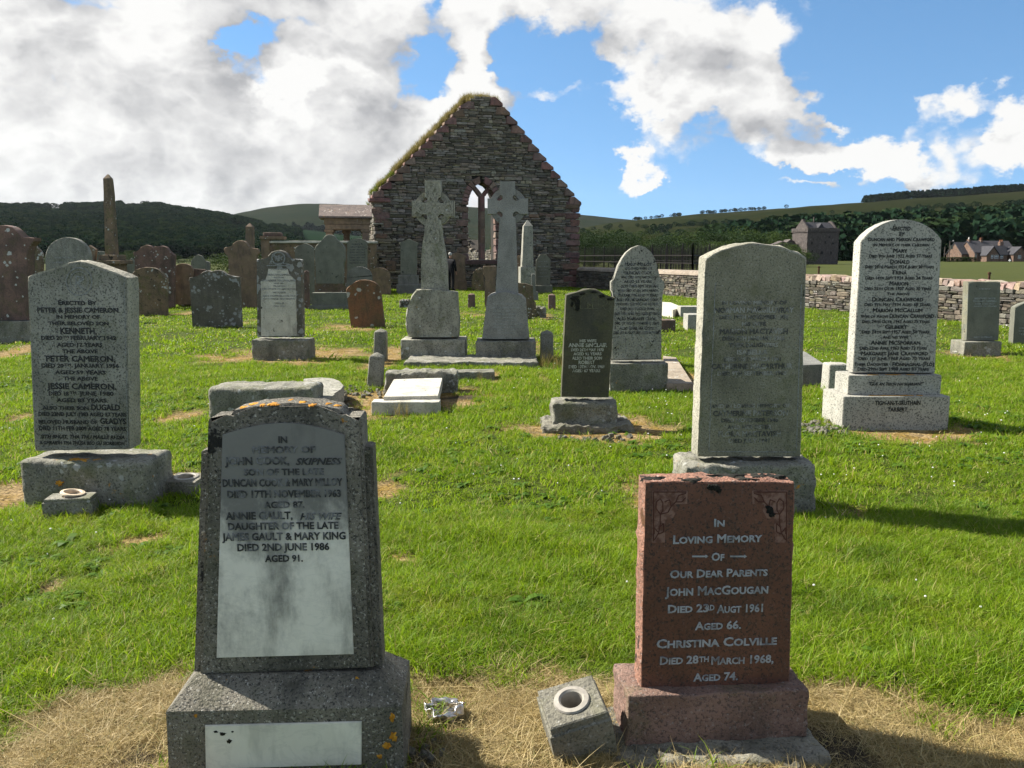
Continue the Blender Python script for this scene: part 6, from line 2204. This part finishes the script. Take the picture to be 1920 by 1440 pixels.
# broad-leaved weeds in the grass
def weed_mesh(seed):
    rn_ = random.Random(seed)
    V, Fc = [], []
    for i in range(9):
        a = rn_.uniform(0, 6.28)
        L_ = rn_.uniform(.05, .10)
        up = rn_.uniform(.3, .9)
        b = len(V)
        w = L_ * .24
        for t, k in ((0, .15), (.35, .9), (.7, 1.0), (1.0, .1)):
            rr = L_ * t
            zz = .012 + L_ * up * t - .06 * t * t
            for s in (-1, 1):
                V.append((rr * math.cos(a) - s * w * k * math.sin(a), rr * math.sin(a) + s * w * k * math.cos(a), zz + abs(k) * .004))
        for j in range(3):
            Fc.append((b + 2 * j, b + 2 * j + 1, b + 2 * j + 3, b + 2 * j + 2))
    me = bpy.data.meshes.new('weed')
    me.from_pydata(V, [], Fc)
    me.materials.append(M['broadleaf'])
    return me


wcol_ = proto_collection('weed', [weed_mesh(s) for s in range(4)])
x, y = sector(5200, 2.4, 11, rn)
k = free_of_stones(x, y) & (rn.random(len(x)) < np.clip((fbm(x, y, 1.3, 41) - .47) * 4.5, 0, 1)) & (dead(x, y) < .7)
x, y = x[k], y[k]
wx, wy = [], []
for (a0, a1, b0, b1, n) in ((1585, 1700, 1225, 1290, 16), (1780, 1920, 1195, 1270, 18), (800, 910, 1215, 1262, 10), (10, 110, 1045, 1125, 14), (40, 160, 1110, 1140, 8), (1380, 1480, 930, 960, 5), (1130, 1180, 790, 815, 6), (1030, 1050, 700, 715, 4), (430, 480, 690, 700, 3)):
    for _ in range(n):
        q = gnd(rn.uniform(a0, a1), rn.uniform(b0, b1))
        wx.append(q.x)
        wy.append(q.y)
wx, wy = np.array(wx), np.array(wy)
k = free_of_stones(wx, wy)
x, y = np.concatenate([x, wx[k]]), np.concatenate([y, wy[k]])
s = rn.uniform(.35, .95, len(x))
scatter('weeds', np.stack([x, y, gh(x, y)], -1), np.stack([x * 0, x * 0, rn.uniform(0, 6.28, len(x))], -1), np.stack([s, s, s], -1), wcol_, 'broad-leaved weeds growing in the grass', 'weeds')

# loose pebbles by the bases
peb = [rough_unit(500 + k) for k in range(4)]
for p_ in peb:
    p_.materials.append(M['concrete'])
pcol = proto_collection('pebble', peb)
px_, py_ = [], []
for (x0, x1, y0, y1, n) in ((1490, 1590, 795, 818, 90), (640, 725, 728, 745, 60), (760, 830, 1390, 1450, 14), (1130, 1560, 1405, 1450, 60), (1020, 1190, 818, 828, 30), (600, 660, 745, 775, 24)):
    for _ in range(n):
        q = gnd(rn.uniform(x0, x1), rn.uniform(y0, y1))
        px_.append(q.x)
        py_.append(q.y)
px_, py_ = np.array(px_), np.array(py_)
s = rn.uniform(.008, .030, len(px_)) * np.where(py_ > 6, 1.6, 1.0)
scatter('pebbles', np.stack([px_, py_, gh(px_, py_) + s * .3], -1), rn.uniform(0, 6.28, (len(px_), 3)), np.stack([s * rn.uniform(.8, 1.5, len(s)), s, s * .8], -1), pcol, 'loose pebbles and mortar crumbs round the stone bases', 'pebbles')

# grass on the chapel's slopes
tuft_dry = proto_collection('turf_tuft', [blades_mesh('turf_tuft', 22, .42, .14, .016, 90 + s, .55, 3, 0, 'turf_grass') for s in range(4)])
tuft_grn = proto_collection('turf_tuft', [blades_mesh('turf_tuft', 22, .30, .16, .022, 95 + s, .6, 3, 0, 'turf_green') for s in range(3)])
fch = Face(895, GBASE, YAW)
P_, R_, S_, G_ = [], [], [], []
for i in range(1500):
    left = rn.random() < .72
    t = rn.random()
    a_, b_ = (eL, apl) if left else (eR, apr)
    u, z = a_[0] + (b_[0] - a_[0]) * t, a_[1] + (b_[1] - a_[1]) * t
    y = rn.uniform(.5, TH) if left else rn.uniform(.5, TH)
    u += (-.12 if left else .02) * rn.random()
    z += .05 if left else -.02
    sc = rn.uniform(.35, 1.0) if left else rn.uniform(.3, .65)
    w = fch.P + fch.u * u + fch.b * y
    (G_ if (left and t < .22 and rn.random() < .75) else P_).append(((w.x, w.y, z), sc))
for i in range(260):
    u = rn.uniform(apl[0] - .25, apr[0] + .3)
    w = fch.P + fch.u * u + fch.b * rn.uniform(.1, TH)
    P_.append(((w.x, w.y, ap[1] - .16 - .2 * abs(u - ap[0])), rn.uniform(.5, 1.15)))
for i in range(420):
    y = rn.uniform(TH + 2.5, 14)
    w = fch.P + fch.u * (uR - .9 + rn.uniform(.1, .9)) + fch.b * y
    z = 4.6 - 2.6 * min(1, (y - TH) / 7) + .35 * math.sin(y * 2.3) + .5 * math.sin(y * .7)
    (G_ if rn.random() < .5 else P_).append(((w.x, w.y, z), rn.uniform(.6, 1.3)))
for i in range(160):
    y = rn.uniform(TH, 5.8)
    w = fch.P + fch.u * (uL + rn.uniform(0, .75)) + fch.b * y
    (G_ if rn.random() < .6 else P_).append(((w.x, w.y, 4.25 - .75 * (y - TH)), rn.uniform(.6, 1.2)))
for nm, L_, cc, lb in (('turf_on_gable', P_, tuft_dry, 'dry yellow grass growing on top of the chapel walls'), ('green_turf_on_gable', G_, tuft_grn, 'green grass growing on the lower chapel wall tops')):
    pts = np.array([q[0] for q in L_])
    s = np.array([q[1] for q in L_])
    scatter(nm, pts, np.stack([rn.normal(0, .2, len(s)), rn.normal(-.1, .2, len(s)), rn.uniform(0, 6.28, len(s))], -1), np.stack([s, s, s], -1), cc, lb, 'grass')

# tall dry grass clumps beside the right kerb post and the fallen slab
tall = proto_collection('tall_tuft', [blades_mesh('tall_tuft', 26, .26, .07, .007, 110 + s, .6, 3, 0, 'turf_grass') for s in range(3)])
tp = [gnd(x, y) for x, y in ((1028, 684), (1036, 680), (1045, 686), (1022, 688), (1050, 690), (746, 781), (760, 782), (900, 716), (1040, 694))]
scatter('tall_grass', [tuple(p) for p in tp], [(0, 0, i) for i in range(len(tp))], [(1, 1, 1.1)] * 5 + [(.5, .5, .8)] * 4, tall, 'tall dry grass clump beside the right kerb post', 'grass')


# trees
def crown_mesh(seed, n, size, lobes, mat, leaf):
    rn_ = np.random.default_rng(seed)
    V, Fc = [], []
    cs = []
    for k in range(lobes):
        a = rn_.uniform(0, 6.28)
        rr = rn_.uniform(0, .62)
        cs.append((rr * math.cos(a), rr * math.sin(a), rn_.uniform(.32, .88), rn_.uniform(.20, .38)))
    cs.append((0, 0, .58, .42))
    for i in range(n):
        c = cs[rn_.integers(len(cs))]
        d = rn_.normal(size=3)
        d /= np.linalg.norm(d)
        rr = c[3] * rn_.uniform(.55, 1.04) ** .6
        p = np.array([c[0] + d[0] * rr, c[1] + d[1] * rr, c[2] + d[2] * rr * .78])
        p = p * size
        nrm = d + rn_.normal(size=3) * .6
        nrm /= np.linalg.norm(nrm)
        t = np.cross(nrm, rn_.normal(size=3))
        t /= np.linalg.norm(t)
        b = np.cross(nrm, t)
        w = leaf * rn_.uniform(.6, 1.3)
        q = len(V)
        V += [tuple(p + t * w), tuple(p + b * w * .7), tuple(p - t * w), tuple(p - b * w * .7)]
        Fc.append((q, q + 1, q + 2, q + 3))
    me = bpy.data.meshes.new('crown')
    me.from_pydata(V, [], Fc)
    me.materials.append(M[mat])
    return me


def trunk_mesh(seed, h):
    rn_ = random.Random(seed)
    bm = bmesh.new()

    def limb(p, q, r0, r1, n=6):
        d = (q - p).normalized()
        s = d.orthogonal().normalized()
        t = d.cross(s)
        a = [bm.verts.new(p + (s * math.cos(6.283 * i / n) + t * math.sin(6.283 * i / n)) * r0) for i in range(n)]
        b = [bm.verts.new(q + (s * math.cos(6.283 * i / n) + t * math.sin(6.283 * i / n)) * r1) for i in range(n)]
        for i in range(n):
            bm.faces.new((a[i], a[(i + 1) % n], b[(i + 1) % n], b[i]))
    limb(Vector((0, 0, -.5)), Vector((.1, 0, h * .45)), h * .030, h * .020)
    for k in range(5):
        a = rn_.uniform(0, 6.28)
        limb(Vector((.1, 0, h * rn_.uniform(.3, .45))), Vector((h * .28 * math.cos(a), h * .28 * math.sin(a), h * rn_.uniform(.6, .85))), h * .014, h * .004, 5)
    me = from_bm(bm, 'trunk')
    me.materials.append(M['timber'])
    return me


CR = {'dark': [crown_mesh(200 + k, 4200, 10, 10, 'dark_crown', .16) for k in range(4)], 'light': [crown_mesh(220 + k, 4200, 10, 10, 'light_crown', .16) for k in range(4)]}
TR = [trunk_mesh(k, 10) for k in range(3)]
tr = random.Random(44)


COUNT = {}
ORD = ['first', 'second', 'third', 'fourth', 'fifth', 'sixth', 'seventh', 'eighth', 'ninth', 'tenth', 'eleventh', 'twelfth', 'thirteenth', 'fourteenth', 'fifteenth', 'sixteenth', 'seventeenth', 'eighteenth', 'nineteenth', 'twentieth'] + ['twenty-' + q for q in ('first', 'second', 'third', 'fourth', 'fifth', 'sixth', 'seventh', 'eighth')]


def tree(x, top_y, D, tone, label, group, name='tree', zb=0.0, wide=1.0):
    p = at(x, top_y, D)
    h = max(2.5, p.z - zb)
    r = empty(name, (p.x, p.y, zb), tr.uniform(0, 6.28))
    if group:
        k = COUNT.get(group, 0)
        COUNT[group] = k + 1
        label = '%s, %s from the left' % (label, ORD[k])
    tag(r, label, name, group)
    s = h / 10.0
    o = bpy.data.objects.new('crown', CR[tone][tr.randrange(4)])
    COL.objects.link(o)
    o.parent = r
    o.scale = (s * wide * tr.uniform(.85, 1.15), s * wide * tr.uniform(.85, 1.15), s)
    t = bpy.data.objects.new('trunk', TR[tr.randrange(3)])
    COL.objects.link(t)
    t.parent = r
    t.scale = (s, s, s)


# wood behind the castle and cottages
GW = 'trees in the wood beyond the field'
for x in range(1450, 2010, 24):
    yt = np.interp(x, [1450, 1560, 1640, 1700, 1760, 1830, 1880, 1990], [432, 428, 420, 417, 424, 430, 412, 398]) + tr.uniform(-5, 7)
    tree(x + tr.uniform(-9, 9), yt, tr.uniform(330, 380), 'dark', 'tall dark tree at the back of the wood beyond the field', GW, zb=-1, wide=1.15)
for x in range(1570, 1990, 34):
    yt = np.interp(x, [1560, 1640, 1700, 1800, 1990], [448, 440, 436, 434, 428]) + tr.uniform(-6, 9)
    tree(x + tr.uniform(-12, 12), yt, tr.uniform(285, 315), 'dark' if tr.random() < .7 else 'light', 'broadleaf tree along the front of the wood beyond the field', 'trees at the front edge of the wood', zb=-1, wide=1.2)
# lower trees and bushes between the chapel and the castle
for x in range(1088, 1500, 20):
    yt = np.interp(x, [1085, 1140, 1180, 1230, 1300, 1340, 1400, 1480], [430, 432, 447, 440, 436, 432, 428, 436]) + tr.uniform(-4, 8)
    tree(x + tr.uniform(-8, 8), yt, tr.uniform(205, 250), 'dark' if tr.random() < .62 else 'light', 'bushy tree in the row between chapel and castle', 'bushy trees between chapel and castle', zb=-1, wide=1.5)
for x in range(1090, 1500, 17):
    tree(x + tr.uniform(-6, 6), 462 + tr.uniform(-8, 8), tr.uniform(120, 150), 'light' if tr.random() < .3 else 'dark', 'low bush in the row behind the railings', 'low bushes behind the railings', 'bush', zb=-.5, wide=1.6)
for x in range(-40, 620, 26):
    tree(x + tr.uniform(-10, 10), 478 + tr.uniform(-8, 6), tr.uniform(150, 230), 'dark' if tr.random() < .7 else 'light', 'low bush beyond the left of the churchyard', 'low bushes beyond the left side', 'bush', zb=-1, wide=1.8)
tree(437, 492, 60, 'light', 'small bright green bush beside the ornate brown sandstone headstone', None, 'bush', zb=-.8, wide=1.3)

# clipped hedge by the cottage
f = Face(1798, 491, 10, 0, 240)
hg = crown_mesh(300, 10, 1, 1, 'dark_crown', .2)
V, Fc = [], []
rn_ = np.random.default_rng(8)
ux0, ux1 = f.uv(1764, 488)[0], f.uv(1830, 488)[0]
for i in range(1600):
    p = np.array([rn_.uniform(ux0, ux1), rn_.uniform(0, 1.2), rn_.uniform(-.2, 1.25)])
    if rn_.random() < .8:
        p[1] = rn_.uniform(0, .15) if rn_.random() < .6 else p[1]
        p[2] = p[2] if p[1] < .2 else 1.15
    t = rn_.normal(size=3)
    t /= np.linalg.norm(t)
    b = np.cross(t, rn_.normal(size=3))
    b /= np.linalg.norm(b)
    q = len(V)
    V += [tuple(p + t * .16), tuple(p + b * .12), tuple(p - t * .16), tuple(p - b * .12)]
    Fc.append((q, q + 1, q + 2, q + 3))
me = bpy.data.meshes.new('hedge')
me.from_pydata(V, [], Fc)
me.materials.append(M['dark_crown'])
o = link('hedge', me)
o.location, o.rotation_euler = f.P, (0, 0, f.yaw)
tag(o, 'clipped dark green hedge in front of the left cottage', 'hedge')

# far woods: one mass of tree crowns over each hillside
def far_tree(seed, n, mat, cone):
    rn_ = np.random.default_rng(seed)
    V, Fc = [], []
    for i in range(n):
        z = rn_.random() ** .8
        rr = (1 - z) * .36 + .04 if cone else .5 * math.sqrt(max(.02, 1 - (2 * z - 1) ** 2))
        a = rn_.uniform(0, 6.28)
        p = np.array([rr * math.cos(a), rr * math.sin(a), .1 + .9 * z])
        t = rn_.normal(size=3)
        t /= np.linalg.norm(t)
        b = np.cross(t, rn_.normal(size=3))
        b /= np.linalg.norm(b)
        q = len(V)
        w = .085
        V += [tuple(p + t * w), tuple(p + b * w), tuple(p - t * w), tuple(p - b * w)]
        Fc.append((q, q + 1, q + 2, q + 3))
    me = bpy.data.meshes.new('far_tree')
    me.from_pydata(V, [], Fc)
    me.materials.append(M[mat])
    return me


conif = proto_collection('far_tree', [far_tree(400 + k, 150, 'conifer', True) for k in range(3)])
decid = proto_collection('far_tree', [far_tree(410 + k, 150, 'conifer', False) for k in range(2)] + [far_tree(415, 150, 'scrub', False)])


def wood(name, hill, x0, x1, t0, t1, n, coll, h, label, mask=None):
    x, t = rn.uniform(x0, x1, n), rn.uniform(t0, t1, n)
    if mask is not None:
        k = mask(x, t)
        x, t = x[k], t[k]
    p = hill.pt(x, t)
    s = h * rn.uniform(.6, 1.25, len(x))
    scatter(name, p, np.stack([x * 0, x * 0, rn.uniform(0, 6.28, len(x))], -1), np.stack([s * 1.15, s * 1.15, s], -1), coll, label, 'wood')


wood('hillside_wood', left_hill, -250, 560, .02, .97, 24000, decid, 7.5, 'dark wood covering the hillside on the left', lambda x, t: (fbm(x * .01, t * 6, 1.2, 3) > .36) & (t < np.interp(x, [-200, 280, 330, 430, 560], [.98, 1.0, .86, .74, .6])))
wood('conifer_belt', far_hill, 520, 700, .15, .38, 260, conif, 17, 'dark conifer belt on the distant slope above the enclosure')
wood('hilltop_plantation', right_hill, 1620, 2100, .90, .985, 2600, conif, 9, 'dark conifer plantation along the hilltop at right', lambda x, t: t > np.interp(x, [1620, 1700, 1760, 2100], [.935, .93, .95, .955]))
wood('ridge_trees', right_hill, 1185, 1480, .985, 1.0, 110, decid, 5, 'thin line of trees along the ridge right of the chapel', lambda x, t: fbm(x * .05, x * 0, 1.0, 9) > .42)
wood('gorse_scrub', right_hill, 1090, 2000, .05, .5, 900, decid, 4, 'scattered dark scrub on the moor slope at right', lambda x, t: fbm(x * .02, t * 9, 1.0, 12) > .52)
wood('lower_wood', right_hill, 1330, 2050, .0, .16, 900, decid, 11, 'dark trees at the foot of the moor slope at right', lambda x, t: t < np.interp(x, [1330, 1500, 1700, 1850, 2000], [.04, .08, .09, .12, .17]))

# fallen orange leaf and a yellow flower
for (x, y, lb) in ((1560, 791, 'bright orange leaf lying at the foot of the tall pale headstone'),):
    p = gnd(x, y)
    me = bpy.data.meshes.new('leaf')
    me.from_pydata([(-.05, 0, .0), (-.02, -.03, .02), (.03, -.02, .03), (.06, .01, .0), (.02, .03, .05), (-.02, .03, .04)], [], [(0, 1, 5), (1, 2, 4, 5), (2, 3, 4)])
    o = link('fallen_leaf', me, 'yellow_leaf')
    o.location = (p.x, p.y, gh(p.x, p.y) + .02)
    tag(o, lb, 'leaf')

# ------------------------------------------------------------------ the air between here and the hills
haze_me = boxm(-5600, 5600, -60, 6100, -60, 420, 0)
haze = link('haze', haze_me)
haze['kind'] = 'stuff'
hm, nt = new_mat('thin_haze')
pv = nd(nt, 'ShaderNodeVolumePrincipled', {'Color': (.82, .91, 1.0), 'Density': .000018, 'Anisotropy': .25})
nd(nt, 'ShaderNodeOutputMaterial', {'Volume': pv.outputs[0]})
haze_me.materials.append(hm)
